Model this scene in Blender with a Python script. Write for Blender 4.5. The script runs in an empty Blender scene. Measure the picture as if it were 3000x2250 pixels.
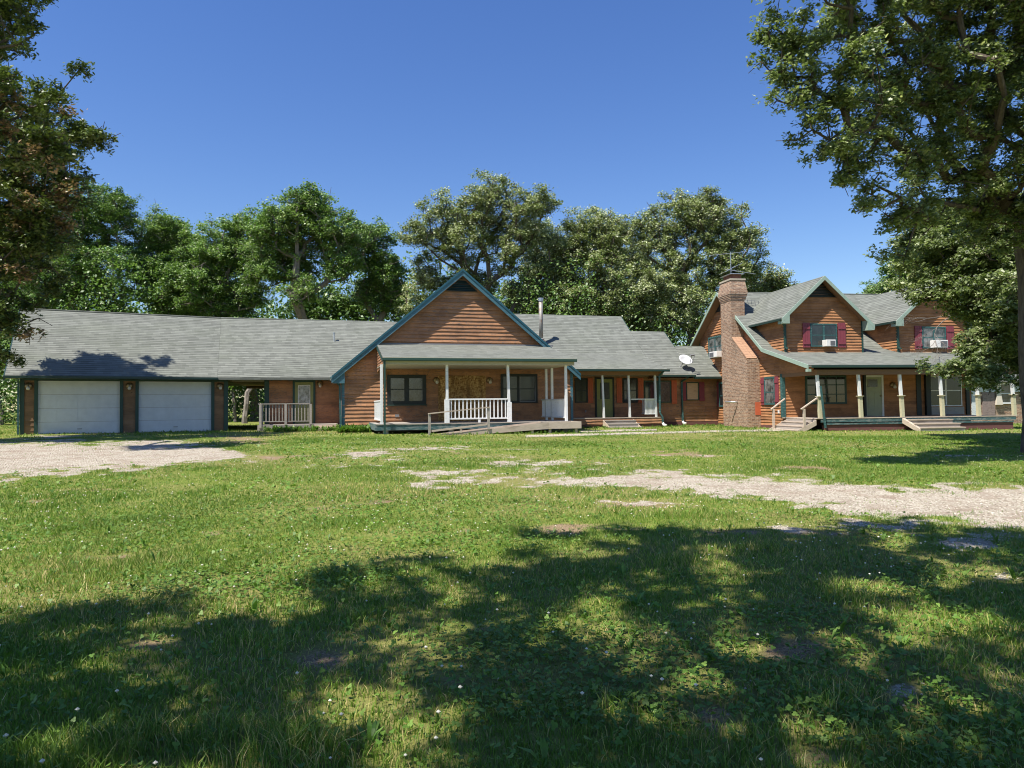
import bpy, math, random
import numpy as np
from mathutils import Vector, Matrix
random.seed(7)
RNG = np.random.default_rng(7)
scene = bpy.context.scene
COL = scene.collection
rad = math.radians

# ------------------------------------------------------------------ camera
F = 2080.0; PITCH = rad(1.75); ROLL = rad(0.6); CZ = 1.62
_f = Vector((0, math.cos(PITCH), math.sin(PITCH))); _u0 = Vector((0, -math.sin(PITCH), math.cos(PITCH))); _r0 = Vector((1, 0, 0))
_r = math.cos(ROLL) * _r0 - math.sin(ROLL) * _u0
_u = math.sin(ROLL) * _r0 + math.cos(ROLL) * _u0
cd = bpy.data.cameras.new('camera'); cam = bpy.data.objects.new('camera', cd); COL.objects.link(cam)
cd.sensor_fit = 'HORIZONTAL'; cd.sensor_width = 36.0; cd.lens = 36.0 * F / 3000.0
cd.clip_start = 0.05; cd.clip_end = 3000
cam.matrix_world = Matrix(((_r.x, _u.x, -_f.x, 0), (_r.y, _u.y, -_f.y, 0), (_r.z, _u.z, -_f.z, CZ), (0, 0, 0, 1)))
scene.camera = cam

# ------------------------------------------------------------------ light
SUN = Vector((0.553, 0.526, -1.35)).normalized()          # direction the light travels
elev = math.asin(-SUN.z)
az = math.atan2(-SUN.x, -SUN.y)                            # azimuth of the sun from +Y, clockwise
world = bpy.data.worlds.new('World'); scene.world = world; world.use_nodes = True
nt = world.node_tree; nt.nodes.clear()
sky = nt.nodes.new('ShaderNodeTexSky'); sky.sky_type = 'NISHITA'; sky.sun_disc = False
sky.sun_elevation = elev; sky.sun_rotation = az
sky.altitude = 0.0; sky.air_density = 1.25; sky.dust_density = 0.15; sky.ozone_density = 5.0
bg = nt.nodes.new('ShaderNodeBackground'); bg.inputs['Strength'].default_value = 0.093
wo = nt.nodes.new('ShaderNodeOutputWorld')
hs = nt.nodes.new('ShaderNodeHueSaturation'); hs.inputs['Saturation'].default_value = 1.2; hs.inputs['Hue'].default_value = 0.515; nt.links.new(sky.outputs[0], hs.inputs['Color']); nt.links.new(hs.outputs[0], bg.inputs[0]); nt.links.new(bg.outputs[0], wo.inputs[0])
sd = bpy.data.lights.new('sun', 'SUN'); sd.energy = 5.0; sd.angle = rad(0.53); sd.color = (1.0, 0.95, 0.87)
so = bpy.data.objects.new('sun', sd); COL.objects.link(so)
so.rotation_mode = 'QUATERNION'; so.rotation_quaternion = SUN.to_track_quat('-Z', 'Y')
vs = scene.view_settings
vs.view_transform = 'Standard'; vs.look = 'None'; vs.gamma = 1.0; vs.use_curve_mapping = False; vs.exposure = 0.73
scene.cycles.max_bounces = 6; scene.cycles.diffuse_bounces = 3; scene.cycles.transmission_bounces = 3
scene.cycles.glossy_bounces = 2; scene.cycles.transparent_max_bounces = 4
scene.cycles.sample_clamp_indirect = 5.0
scene.cycles.pixel_filter_type = 'BLACKMAN_HARRIS'; scene.cycles.filter_width = 1.05

# ------------------------------------------------------------------ measuring helpers
def ray(px, py):
    return _f + _r * ((px - 1500) / F) - _u * ((py - 1125) / F)
def projn(x, y, z):                                        # numpy projection to photo pixels
    dz = z - CZ
    D = np.maximum(x * _f.x + y * _f.y + dz * _f.z, 0.05)
    return (1500 + F * (x * _r.x + y * _r.y + dz * _r.z) / D, 1125 - F * (x * _u.x + y * _u.y + dz * _u.z) / D)
class Frame:
    def __init__(s, ox, oy, deg):
        s.o = (ox, oy); s.a = rad(deg); s.u = (math.cos(s.a), math.sin(s.a)); s.v = (-math.sin(s.a), math.cos(s.a))
    def at(s, px, py, v=0.0):
        d = ray(px, py); n = s.v
        t = (v + s.o[0] * n[0] + s.o[1] * n[1]) / (d.x * n[0] + d.y * n[1])
        x, y = d.x * t - s.o[0], d.y * t - s.o[1]
        return x * s.u[0] + y * s.u[1], CZ + d.z * t
    def atu(s, px, py, u=0.0):
        d = ray(px, py); n = s.u
        t = (u + s.o[0] * n[0] + s.o[1] * n[1]) / (d.x * n[0] + d.y * n[1])
        x, y = d.x * t - s.o[0], d.y * t - s.o[1]
        return x * s.v[0] + y * s.v[1], CZ + d.z * t
    def w(s, u, v):
        return s.o[0] + u * s.u[0] + v * s.v[0], s.o[1] + u * s.u[1] + v * s.v[1]
    def loc(s, x, y):
        x -= s.o[0]; y -= s.o[1]
        return x * s.u[0] + y * s.u[1], x * s.v[0] + y * s.v[1]
G = Frame(-13.46, 33.55, 29); C = Frame(0, 38, 15.5); R = Frame(13.04, 34.2, 8.5)

# ------------------------------------------------------------------ terrain and ground masks
def sstep(a, b, t):
    t = np.clip((t - a) / (b - a), 0, 1); return t * t * (3 - 2 * t)
def _h(ix, iy, s):
    v = np.sin(ix * 127.1 + iy * 311.7 + s * 74.7) * 43758.5453
    return v - np.floor(v)
def vnoise(x, y, sc, s=0):
    x = np.asarray(x, float) / sc; y = np.asarray(y, float) / sc
    ix = np.floor(x); iy = np.floor(y); fx = x - ix; fy = y - iy
    fx = fx * fx * (3 - 2 * fx); fy = fy * fy * (3 - 2 * fy)
    a = _h(ix, iy, s); b = _h(ix + 1, iy, s); c = _h(ix, iy + 1, s); d = _h(ix + 1, iy + 1, s)
    return (a * (1 - fx) + b * fx) * (1 - fy) + (c * (1 - fx) + d * fx) * fy
def fnoise(x, y, sc, s=0, o=4):
    t = 0; amp = 1; tot = 0
    for k in range(o):
        t = t + amp * vnoise(x, y, sc / 2 ** k, s + k * 13); tot += amp; amp *= 0.55
    return t / tot
def zg(x, y):
    x = np.asarray(x, float); y = np.asarray(y, float)
    return sstep(3, 30, y) * (0.47 - 0.008 * np.clip(x, -22, 22)) + 0.05 * (fnoise(x, y, 2.6, 3, 3) - 0.5) * sstep(40, 25, y)
def zgs(x, y): return float(zg(x, y))

PATH = dict(x=[800, 1050, 1300, 1500, 1700, 1900, 2100, 2400, 2700, 3000, 3300, 3700],
            y=[1350, 1360, 1375, 1382, 1398, 1412, 1428, 1452, 1470, 1492, 1510, 1525],
            h=[14, 28, 50, 66, 72, 70, 62, 56, 60, 76, 90, 100],
            s=[.2, .42, .60, .70, .76, .82, 1.0, 1.35, 1.5, 1.5, 1.5, 1.5])
DRIVE = dict(x=[-900, -300, 0, 250, 450, 600, 700, 760],
             y=[1370, 1360, 1350, 1340, 1331, 1325, 1335, 1335],
             h=[100, 92, 84, 66, 50, 36, 12, 3],
             s=[1.5, 1.5, 1.5, 1.5, 1.5, 1.3, 1.0, .3])
SPOTS = [(1120, 1330, 190, 24, .62), (1240, 1312, 120, 12, .5), (1580, 1462, 90, 20, .62), (1930, 1475, 180, 18, .62), (1250, 1425, 120, 14, .52),
         (2480, 1545, 260, 26, .68), (2850, 1590, 240, 40, .78), (2960, 1700, 130, 50, .58), (1840, 2015, 60, 30, .40), (2960, 2110, 130, 40, .45),
         (2520, 1680, 70, 18, .48), (2250, 1640, 60, 14, .42), 
         (2180, 2010, 60, 30, .36), (700, 1420, 60, 10, .45), (2650, 2020, 70, 30, .55)]
SOIL = [(180, 1320, 260, 16, .8), (420, 1318, 200, 12, .7), (120, 1400, 200, 20, .6), (-100, 1350, 200, 40, .6), (1990, 1325, 170, 16, .75), (1870, 1318, 60, 8, .6), (2040, 1415, 60, 12, .4), (1630, 1545, 130, 26, .62), (1150, 1470, 200, 16, .6), (1600, 1462, 140, 18, .75), (1900, 1480, 220, 16, .7), (2450, 1560, 260, 18, .6), (880, 1340, 240, 14, .55), (600, 1560, 160, 14, .5), (1350, 1560, 160, 16, .5), (300, 1640, 120, 18, .5), (1750, 1540, 160, 14, .55), (2300, 1370, 260, 9, .5), (1300, 1330, 220, 10, .55), (450, 1900, 130, 40, .5), (1650, 2030, 120, 50, .5), (2330, 1900, 110, 42, .72), (1430, 1845, 90, 40, .6),
        (200, 1470, 260, 10, .6), (330, 1440, 170, 14, .55), (1480, 1820, 120, 40, .5), (950, 1940, 90, 40, .6), (2180, 1560, 120, 14, .55), (420, 1960, 130, 50, .52),
        (1300, 2000, 130, 60, .45), (2100, 2080, 130, 80, .5), (1950, 1640, 110, 26, .55), (2620, 2070, 140, 50, .5), (60, 1330, 260, 40, .55), (700, 1290, 120, 18, .75),
        (900, 1490, 130, 10, .4), (2750, 1440, 200, 12, .4), (2900, 1900, 120, 40, .5), (1000, 1660, 110, 30, .5), (2360, 2230, 160, 60, .5)]
def masks(x, y):
    x = np.asarray(x, float); y = np.asarray(y, float)
    px, py = projn(x, y, zg(x, y))
    def band(B):
        yc = np.interp(px, B['x'], B['y']); hh = np.interp(px, B['x'], B['h']); ss = np.interp(px, B['x'], B['s'])
        return ss * (1.15 - np.abs(py - yc) / hh) * (np.abs(py - yc) < 1.15 * hh)
    def ell(L):
        m = np.zeros_like(px)
        for cx, cy, rx, ry, s in L:
            d = np.sqrt(((px - cx) / rx) ** 2 + ((py - cy) / ry) ** 2)
            m = np.maximum(m, s * np.clip(1.3 - d, 0, 1.0))
        return m
    ok = (y > 2.2) & (y < 34)
    n1 = fnoise(x, y * 1.3, 1.6, 11, 5); n2 = fnoise(x, y, 0.34, 29, 3)
    g = np.maximum(np.maximum(np.clip(band(PATH), 0, 1.6), np.clip(band(DRIVE), 0, 1.8)), ell(SPOTS))
    s = ell(SOIL)
    jit = (n1 - 0.5) * 1.5 + (n2 - 0.5) * 1.25
    gm = sstep(0.20, 1.15, g + jit) * ok * (g > 0.02)
    sm = sstep(0.25, 1.05, s + jit * 0.9) * ok * (s > 0.02)
    thin = fnoise(x, y, 3.1, 71, 4)                        # where the turf is thin and strawy
    return gm, sm, sstep(0.50, 0.72, thin)

# ------------------------------------------------------------------ object helpers
def link(o, parent=None):
    COL.objects.link(o)
    if parent is not None: o.parent = parent
    return o
def tag(o, label=None, cat=None, group=None, kind=None):
    if label: o['label'] = label
    if cat: o['category'] = cat
    if group: o['group'] = group
    if kind: o['kind'] = kind
    return o
def thing(name, label, cat, loc=(0, 0, 0), rz=0.0, group=None, parent=None):
    o = bpy.data.objects.new(name, None); o.empty_display_size = 0.3
    link(o, parent); o.location = loc; o.rotation_euler = (0, 0, rz)
    return tag(o, label, cat, group)
def frame_thing(name, label, cat, fr, group=None):
    return thing(name, label, cat, (fr.o[0], fr.o[1], 0), fr.a, group)
def uv_box(me):
    """metre-true UVs on every face: u runs level along the face, v up its slope"""
    nl = len(me.loops)
    if nl == 0: return
    co = np.empty(len(me.vertices) * 3); me.vertices.foreach_get('co', co); co = co.reshape(-1, 3)
    li = np.empty(nl, np.int32); me.loops.foreach_get('vertex_index', li)
    nf = len(me.polygons); nr = np.empty(nf * 3); me.polygons.foreach_get('normal', nr); nr = nr.reshape(-1, 3)
    tot = np.empty(nf, np.int32); me.polygons.foreach_get('loop_total', tot)
    n = np.repeat(nr, tot, axis=0)
    t = np.stack([-n[:, 1], n[:, 0], np.zeros(nl)], 1); ln = np.linalg.norm(t, axis=1)
    flat = ln < 0.05
    t[flat] = (1, 0, 0); ln[flat] = 1
    t /= ln[:, None]; b = np.cross(n, t); p = co[li]
    uv = np.stack([(p * t).sum(1), (p * b).sum(1)], 1)
    l = me.uv_layers.new(name='UVMap'); l.data.foreach_set('uv', uv.ravel())
class MB:
    def __init__(s): s.v = []; s.f = []; s.t = []
    def quad(s, a, b, c, d, t=0.5): s.face([a, b, c, d], t)
    def face(s, pts, t=0.5):
        i = len(s.v); s.v += [tuple(p) for p in pts]; s.f.append(tuple(range(i, i + len(pts)))); s.t.append(t)
    def box(s, x0, x1, y0, y1, z0, z1, t=0.5):
        if x0 > x1: x0, x1 = x1, x0
        if y0 > y1: y0, y1 = y1, y0
        if z0 > z1: z0, z1 = z1, z0
        i = len(s.v)
        s.v += [(x0, y0, z0), (x1, y0, z0), (x1, y1, z0), (x0, y1, z0), (x0, y0, z1), (x1, y0, z1), (x1, y1, z1), (x0, y1, z1)]
        for f in ((0, 3, 2, 1), (4, 5, 6, 7), (0, 1, 5, 4), (1, 2, 6, 5), (2, 3, 7, 6), (3, 0, 4, 7)):
            s.f.append(tuple(i + k for k in f)); s.t.append(t)
    def hexa(s, P, t=0.5):                                 # 8 points: bottom 4 ccw, top 4 ccw
        i = len(s.v); s.v += [tuple(p) for p in P]
        for f in ((0, 3, 2, 1), (4, 5, 6, 7), (0, 1, 5, 4), (1, 2, 6, 5), (2, 3, 7, 6), (3, 0, 4, 7)):
            s.f.append(tuple(i + k for k in f)); s.t.append(t)
    def prism(s, poly, axis, a0, a1, t=0.5):               # poly of (p,q) extruded along axis a0..a1
        def P(p, q, a): return {'y': (p, a, q), 'x': (a, p, q), 'z': (p, q, a)}[axis]
        n = len(poly); i = len(s.v)
        s.v += [P(p, q, a0) for p, q in poly] + [P(p, q, a1) for p, q in poly]
        s.f.append(tuple(range(i, i + n))); s.t.append(t)
        s.f.append(tuple(range(i + 2 * n - 1, i + n - 1, -1))); s.t.append(t)
        for k in range(n):
            k2 = (k + 1) % n
            s.f.append((i + k, i + n + k, i + n + k2, i + k2)); s.t.append(t)
    def slab(s, top, th, t=0.5, down=(0, 0, -1)):          # polygon of 3D points thickened downwards
        n = len(top); i = len(s.v); d = Vector(down) * th
        s.v += [tuple(p) for p in top] + [tuple(Vector(p) + d) for p in top]
        s.f.append(tuple(range(i, i + n))); s.t.append(t)
        s.f.append(tuple(range(i + 2 * n - 1, i + n - 1, -1))); s.t.append(t)
        for k in range(n):
            k2 = (k + 1) % n
            s.f.append((i + k, i + n + k, i + n + k2, i + k2)); s.t.append(t)
    def beam(s, p, q, w, h, t=0.5, up=(0, 0, 1)):
        p = Vector(p); q = Vector(q); d = (q - p).normalized(); up = Vector(up)
        if abs(d.dot(up)) > 0.99: up = Vector((0, 1, 0))
        sx = d.cross(up).normalized() * (w / 2); sz = sx.normalized().cross(d).normalized() * (h / 2)
        s.hexa([p - sx - sz, p + sx - sz, q + sx - sz, q - sx - sz, p - sx + sz, p + sx + sz, q + sx + sz, q - sx + sz], t)
    def tube(s, pts, rr, n=8, t=0.5, caps=True):
        pts = [Vector(p) for p in pts]
        if not isinstance(rr, (list, tuple)): rr = [rr] * len(pts)
        base = len(s.v)
        for k, p in enumerate(pts):
            d = (pts[min(k + 1, len(pts) - 1)] - pts[max(k - 1, 0)]).normalized()
            a = d.orthogonal().normalized() if abs(d.z) < 0.9 else Vector((1, 0, 0))
            a = (a - d * a.dot(d)).normalized(); b = d.cross(a)
            for j in range(n):
                an = 2 * math.pi * j / n
                s.v.append(tuple(p + (a * math.cos(an) + b * math.sin(an)) * rr[k]))
        for k in range(len(pts) - 1):
            for j in range(n):
                j2 = (j + 1) % n
                s.f.append((base + k * n + j, base + k * n + j2, base + (k + 1) * n + j2, base + (k + 1) * n + j)); s.t.append(t)
        if caps:
            s.f.append(tuple(base + j for j in range(n - 1, -1, -1))); s.t.append(t)
            e = base + (len(pts) - 1) * n
            s.f.append(tuple(e + j for j in range(n))); s.t.append(t)
    def lathe(s, prof, c, n=14, t=0.5, M=None):
        M = M or Matrix.Identity(3); base = len(s.v); c = Vector(c)
        for r_, z_ in prof:
            for j in range(n):
                an = 2 * math.pi * j / n
                s.v.append(tuple(c + M @ Vector((r_ * math.cos(an), r_ * math.sin(an), z_))))
        for k in range(len(prof) - 1):
            for j in range(n):
                j2 = (j + 1) % n
                s.f.append((base + k * n + j, base + k * n + j2, base + (k + 1) * n + j2, base + (k + 1) * n + j)); s.t.append(t)
    def build(s, name, mat, parent=None, label=None, smooth=False, bevel=0.0, tint=True):
        me = bpy.data.meshes.new(name); me.from_pydata(s.v, [], s.f); me.update()
        uv_box(me)
        if tint:
            a = me.attributes.new('tint', 'FLOAT', 'FACE'); a.data.foreach_set('value', np.array(s.t, np.float32))
        me.materials.append(mat)
        if smooth: me.polygons.foreach_set('use_smooth', [True] * len(me.polygons))
        o = bpy.data.objects.new(name, me); link(o, parent)
        if bevel:
            m = o.modifiers.new('bevel', 'BEVEL'); m.width = bevel; m.segments = 1
        if label: o['label'] = label
        return o
def arr_mesh(name, V, n_per, mat, tint=None, parent=None, smooth=False):
    """mesh of separate n-gons: V (N, n_per, 3)"""
    N = V.shape[0]; me = bpy.data.meshes.new(name)
    me.vertices.add(N * n_per); me.vertices.foreach_set('co', V.astype(np.float32).ravel())
    me.loops.add(N * n_per); me.loops.foreach_set('vertex_index', np.arange(N * n_per, dtype=np.int32))
    me.polygons.add(N); me.polygons.foreach_set('loop_start', np.arange(0, N * n_per, n_per, dtype=np.int32))
    me.update(calc_edges=True)
    if tint is not None:
        a = me.attributes.new('tint', 'FLOAT', 'FACE'); a.data.foreach_set('value', tint.astype(np.float32))
    me.materials.append(mat)
    o = bpy.data.objects.new(name, me)
    return link(o, parent)

# ------------------------------------------------------------------ materials
class NT:
    def __init__(s, name):
        s.m = bpy.data.materials.new(name); s.m.use_nodes = True; s.t = s.m.node_tree; s.t.nodes.clear()
        s.out = s.t.nodes.new('ShaderNodeOutputMaterial')
    def n(s, typ, **kw):
        nd = s.t.nodes.new('ShaderNode' + typ)
        for k, v in kw.items():
            if k in ('ins',):
                for a, b in v.items():
                    nd.inputs[a].default_value = b
            else: setattr(nd, k, v)
        return nd
    def l(s, a, b): s.t.links.new(a, b)
    def ramp(s, fac, stops, interp='LINEAR'):
        r_ = s.n('ValToRGB'); r_.color_ramp.interpolation = interp
        e = r_.color_ramp.elements
        while len(e) < len(stops): e.new(0.5)
        for k, (p, c) in enumerate(stops):
            e[k].position = p; e[k].color = (c[0], c[1], c[2], 1) if not isinstance(c, (int, float)) else (c, c, c, 1)
        s.l(fac, r_.inputs[0]); return r_.outputs[0]
    def uv(s, sx=1, sy=1, sz=1):
        tc = s.n('UVMap'); mp = s.n('Mapping'); mp.inputs['Scale'].default_value = (sx, sy, sz); s.l(tc.outputs[0], mp.inputs[0]); return mp.outputs[0]
    def obj(s, sx=1, sy=1, sz=1):
        tc = s.n('TexCoord'); mp = s.n('Mapping'); mp.inputs['Scale'].default_value = (sx, sy, sz); s.l(tc.outputs['Object'], mp.inputs[0]); return mp.outputs[0]
    def noise(s, vec, sc=5, det=4, rough=0.6, out=0):
        n = s.n('TexNoise', ins={'Scale': sc, 'Detail': det, 'Roughness': rough}); s.l(vec, n.inputs['Vector']); return n.outputs[out]
    def mix(s, a, b, f, mode='MIX'):
        m = s.n('MixRGB', blend_type=mode)
        for k, x in ((1, a), (2, b), (0, f)):
            if isinstance(x, (int, float)): m.inputs[k].default_value = x if k == 0 else (x, x, x, 1)
            elif isinstance(x, tuple): m.inputs[k].default_value = (x[0], x[1], x[2], 1)
            else: s.l(x, m.inputs[k])
        return m.outputs[0]
    def math(s, op, a, b=0.5):
        m = s.n('Math', operation=op)
        for k, x in ((0, a), (1, b)):
            if isinstance(x, (int, float)): m.inputs[k].default_value = x
            else: s.l(x, m.inputs[k])
        return m.outputs[0]
    def tint(s, name='tint'):
        a = s.n('Attribute', attribute_name=name); return a.outputs['Fac']
    def bsdf(s, col, rough=0.7, spec=0.4, bump=None, bs=0.3, bd=0.01, metal=0.0):
        b = s.n('BsdfPrincipled'); b.inputs['Metallic'].default_value = metal
        b.inputs['Specular IOR Level'].default_value = spec
        for k, x in (('Base Color', col), ('Roughness', rough)):
            if isinstance(x, (int, float)): b.inputs[k].default_value = x
            elif isinstance(x, tuple): b.inputs[k].default_value = (x[0], x[1], x[2], 1)
            else: s.l(x, b.inputs[k])
        if bump is not None:
            bp = s.n('Bump', ins={'Strength': bs, 'Distance': bd}); s.l(bump, bp.inputs['Height']); s.l(bp.outputs[0], b.inputs['Normal'])
        return b
    def done(s, sh): s.l(sh, s.out.inputs[0]); return s.m

def m_siding(name, base, dark, grey, peel=0.5, graypos=(0.56, 0.66)):
    q = NT(name)
    grain = q.noise(q.uv(1.2, 26), 3, 5, 0.65)
    t = q.tint()
    c = q.mix(q.ramp(grain, [(0.25, dark), (0.62, base)]), tuple(x * 1.35 for x in base), q.math('MULTIPLY', t, 0.75))
    blot = q.noise(q.uv(0.9, 1.6), 1.3, 5, 0.7)
    c = q.mix(c, dark, q.ramp(blot, [(0.44, 0.0), (0.74, 0.85)]))
    pn = q.noise(q.uv(2.3, 13), 2.2, 6, 0.72)
    pat = q.noise(q.uv(0.5, 0.9), 0.8, 3, 0.6)
    pf = q.math('MULTIPLY', q.ramp(pn, [(graypos[0], 0.0), (graypos[1], 1.0)]), q.ramp(pat, [(0.36, 0.2), (0.55, 1.0)]))
    c = q.mix(c, grey, q.math('MULTIPLY', pf, peel))
    kn = q.n('TexVoronoi', ins={'Scale': 1.0}); q.l(q.uv(2.1, 5.2), kn.inputs['Vector'])
    c = q.mix(c, (0.025, 0.012, 0.006), q.ramp(kn.outputs['Distance'], [(0.035, 0.9), (0.075, 0.0)]))
    return q.done(q.bsdf(c, 0.72, 0.25, grain, 0.35, 0.006).outputs[0])
def m_paint(name, col, rough=0.5, wear=None, wamt=0.5, spec=0.4, wscale=(3, 12)):
    q = NT(name)
    n = q.noise(q.uv(1.0, 1.0), 3, 5, 0.65)
    c = q.mix(tuple(x * 0.78 for x in col), tuple(min(1, x * 1.12) for x in col), n)
    if wear is not None:
        w = q.noise(q.obj(wscale[0], wscale[0], wscale[1]), 1.6, 6, 0.75)
        c = q.mix(c, wear, q.ramp(w, [(0.62 - 0.22 * wamt, 0.0), (0.70 - 0.18 * wamt, 0.9)]))
    fine = q.noise(q.obj(30, 30, 30), 4, 3, 0.6)
    return q.done(q.bsdf(c, rough, spec, fine, 0.12, 0.004).outputs[0])
def m_wood(name, a, b, dark=None):
    q = NT(name)
    g = q.noise(q.uv(1.4, 30), 2.4, 6, 0.7)
    big = q.noise(q.uv(1.2, 3), 1.5, 4, 0.6)
    c = q.mix(q.ramp(g, [(0.28, a), (0.7, b)]), dark or tuple(x * 0.5 for x in a), q.ramp(big, [(0.5, 0.0), (0.75, 0.7)]))
    t = q.tint(); c = q.mix(c, tuple(x * 1.2 for x in b), q.math('MULTIPLY', t, 0.4))
    return q.done(q.bsdf(c, 0.85, 0.2, g, 0.5, 0.006).outputs[0])
def m_shingle(name, c1, c2, moss=(0.13, 0.145, 0.105)):
    q = NT(name); RH = 0.17
    wob = q.noise(q.uv(0.7, 0.7), 1.6, 3, 0.6, 1)
    uvw = q.mix(q.uv(), wob, 0.014, 'ADD')
    sep = q.n('SeparateXYZ'); q.l(uvw, sep.inputs[0])
    rv = q.math('DIVIDE', sep.outputs[1], RH); rowi = q.math('FLOOR', rv, 0); row = q.math('FRACT', rv, 0)
    tabx = q.math('ADD', q.math('DIVIDE', sep.outputs[0], 0.30), q.math('MULTIPLY', rowi, 0.37))
    cmb = q.n('CombineXYZ'); q.l(q.math('FLOOR', tabx, 0), cmb.inputs[0]); q.l(rowi, cmb.inputs[1])
    wn = q.n('TexWhiteNoise', noise_dimensions='3D'); q.l(cmb.outputs[0], wn.inputs['Vector'])
    cmb2 = q.n('CombineXYZ'); q.l(rowi, cmb2.inputs[1]); wn2 = q.n('TexWhiteNoise', noise_dimensions='3D'); q.l(cmb2.outputs[0], wn2.inputs['Vector'])
    c = q.mix(c2, c1, wn.outputs['Value'])
    c = q.mix(c, tuple(x * 0.72 for x in c2), q.math('MULTIPLY', q.ramp(wn2.outputs['Value'], [(0.3, 0.0), (0.9, 1.0)]), 0.25))
    st = q.noise(q.uv(1.1, 6.6), 1.4, 4, 0.7)
    line = q.math('MULTIPLY', q.ramp(row, [(0.0, 1.0), (0.16, 0.9), (0.30, 0.0)]), q.ramp(st, [(0.36, 0.35), (0.60, 1.0)]))
    c = q.mix(c, tuple(x * 0.26 for x in c2), q.math('MULTIPLY', line, 1.0))
    big = q.noise(q.uv(0.22, 0.5), 1.3, 5, 0.65)
    c = q.mix(c, moss, q.ramp(big, [(0.46, 0.0), (0.78, 0.5)]))
    wet = q.noise(q.uv(1.6, 0.25), 1.1, 4, 0.6)
    c = q.mix(c, tuple(x * 1.22 for x in c1), q.ramp(wet, [(0.52, 0.0), (0.8, 0.25)]))
    gr = q.noise(q.uv(60, 60), 2, 2, 0.5)
    hgt = q.math('ADD', q.math('SUBTRACT', 1.0, row), q.math('MULTIPLY', gr, 0.25))
    return q.done(q.bsdf(c, 0.9, 0.15, hgt, 0.5, 0.012).outputs[0])
def m_brick(name):
    q = NT(name)
    br = q.n('TexBrick', offset=0.5)
    br.inputs['Scale'].default_value = 1.0; br.inputs['Brick Width'].default_value = 0.215; br.inputs['Row Height'].default_value = 0.075
    br.inputs['Mortar Size'].default_value = 0.008; br.inputs['Mortar Smooth'].default_value = 0.3; br.inputs['Bias'].default_value = -0.1
    q.l(q.uv(), br.inputs['Vector'])
    br.inputs['Color1'].default_value = (0.33, 0.19, 0.12, 1); br.inputs['Color2'].default_value = (0.17, 0.105, 0.075, 1); br.inputs['Mortar'].default_value = (0.44, 0.38, 0.30, 1)
    n = q.noise(q.uv(4.6, 13.3), 1.0, 2, 0.5)
    c = q.mix(br.outputs[0], (0.50, 0.36, 0.25), q.ramp(n, [(0.5, 0.0), (0.66, 0.75)]))
    n2 = q.noise(q.uv(3.1, 11.3), 1.7, 2, 0.5)
    c = q.mix(c, (0.10, 0.06, 0.045), q.ramp(n2, [(0.56, 0.0), (0.70, 0.8)]))
    st = q.noise(q.uv(0.8, 0.8), 1.2, 4, 0.6)
    c = q.mix(c, (0.12, 0.085, 0.06), q.ramp(st, [(0.5, 0.0), (0.8, 0.6)]))
    return q.done(q.bsdf(c, 0.9, 0.15, br.outputs['Fac'], -0.6, 0.012).outputs[0])
def m_glass(name, a=(0.008, 0.010, 0.011), b=(0.030, 0.036, 0.038), rough=0.06, sc=2.0):
    q = NT(name)
    n = q.noise(q.uv(1, 0.7), sc, 5, 0.6)
    c = q.ramp(n, [(0.40, a), (0.7, b)])
    return q.done(q.bsdf(c, rough, 0.8, q.noise(q.uv(1, 1), 1.2, 2, 0.5), 0.04, 0.02).outputs[0])
def m_metal(name, col, rough=0.4, rust=None, ra=0.5):
    q = NT(name)
    n = q.noise(q.obj(1, 1, 0.6), 5, 5, 0.7)
    c = col if rust is None else q.mix(col, rust, q.ramp(n, [(0.6 - 0.25 * ra, 0.0), (0.75 - 0.2 * ra, 1.0)]))
    return q.done(q.bsdf(c, rough, 0.5, None, metal=0.75 if rust is None else 0.3).outputs[0])
def m_osb(name):
    q = NT(name)
    v = q.n('TexVoronoi', ins={'Scale': 1.0, 'Randomness': 1.0}); q.l(q.uv(24, 9), v.inputs['Vector'])
    v2 = q.n('TexVoronoi', ins={'Scale': 1.0, 'Randomness': 1.0}); q.l(q.uv(11, 30), v2.inputs['Vector'])
    m = q.mix(v.outputs['Color'], v2.outputs['Color'], q.noise(q.uv(3, 3), 2, 2))
    bw = q.n('RGBToBW'); q.l(m, bw.inputs[0])
    c = q.ramp(bw.outputs[0], [(0.25, (0.20, 0.095, 0.03)), (0.5, (0.42, 0.24, 0.085)), (0.78, (0.62, 0.42, 0.18))])
    t = q.tint(); c = q.mix(c, (0.10, 0.05, 0.022), q.math('MULTIPLY', t, 0.6))
    st = q.noise(q.uv(1.6, 0.35), 2, 4, 0.6); c = q.mix(c, (0.12, 0.06, 0.025), q.ramp(st, [(0.52, 0.0), (0.7, 0.8)]))
    return q.done(q.bsdf(c, 0.8, 0.2).outputs[0])
def m_leaf(name, cols, rough=0.42, trans=0.22, spec=0.45):
    """cols: ramp stops over the per-leaf tint"""
    q = NT(name); t = q.tint()
    c = q.ramp(t, cols)
    big = q.noise(q.obj(1, 1, 1), 0.35, 3, 0.6)
    c = q.mix(c, q.mix(c, (0.10, 0.13, 0.03), 0.5), q.ramp(big, [(0.42, 0.0), (0.68, 0.7)]))
    b = q.bsdf(c, rough, spec)
    tr = q.n('BsdfTranslucent'); q.l(q.mix(c, (1.0, 1.15, 0.50), 0.85, 'MULTIPLY'), tr.inputs[0])
    mx = q.n('MixShader'); mx.inputs[0].default_value = trans; q.l(b.outputs[0], mx.inputs[1]); q.l(tr.outputs[0], mx.inputs[2])
    return q.done(mx.outputs[0])
def m_bark(name, a=(0.05, 0.038, 0.028), b=(0.16, 0.13, 0.10)):
    q = NT(name); n = q.noise(q.obj(6, 6, 1.3), 2.2, 6, 0.75)
    return q.done(q.bsdf(q.ramp(n, [(0.3, a), (0.7, b)]), 0.9, 0.15, n, 0.8, 0.04).outputs[0])

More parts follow.
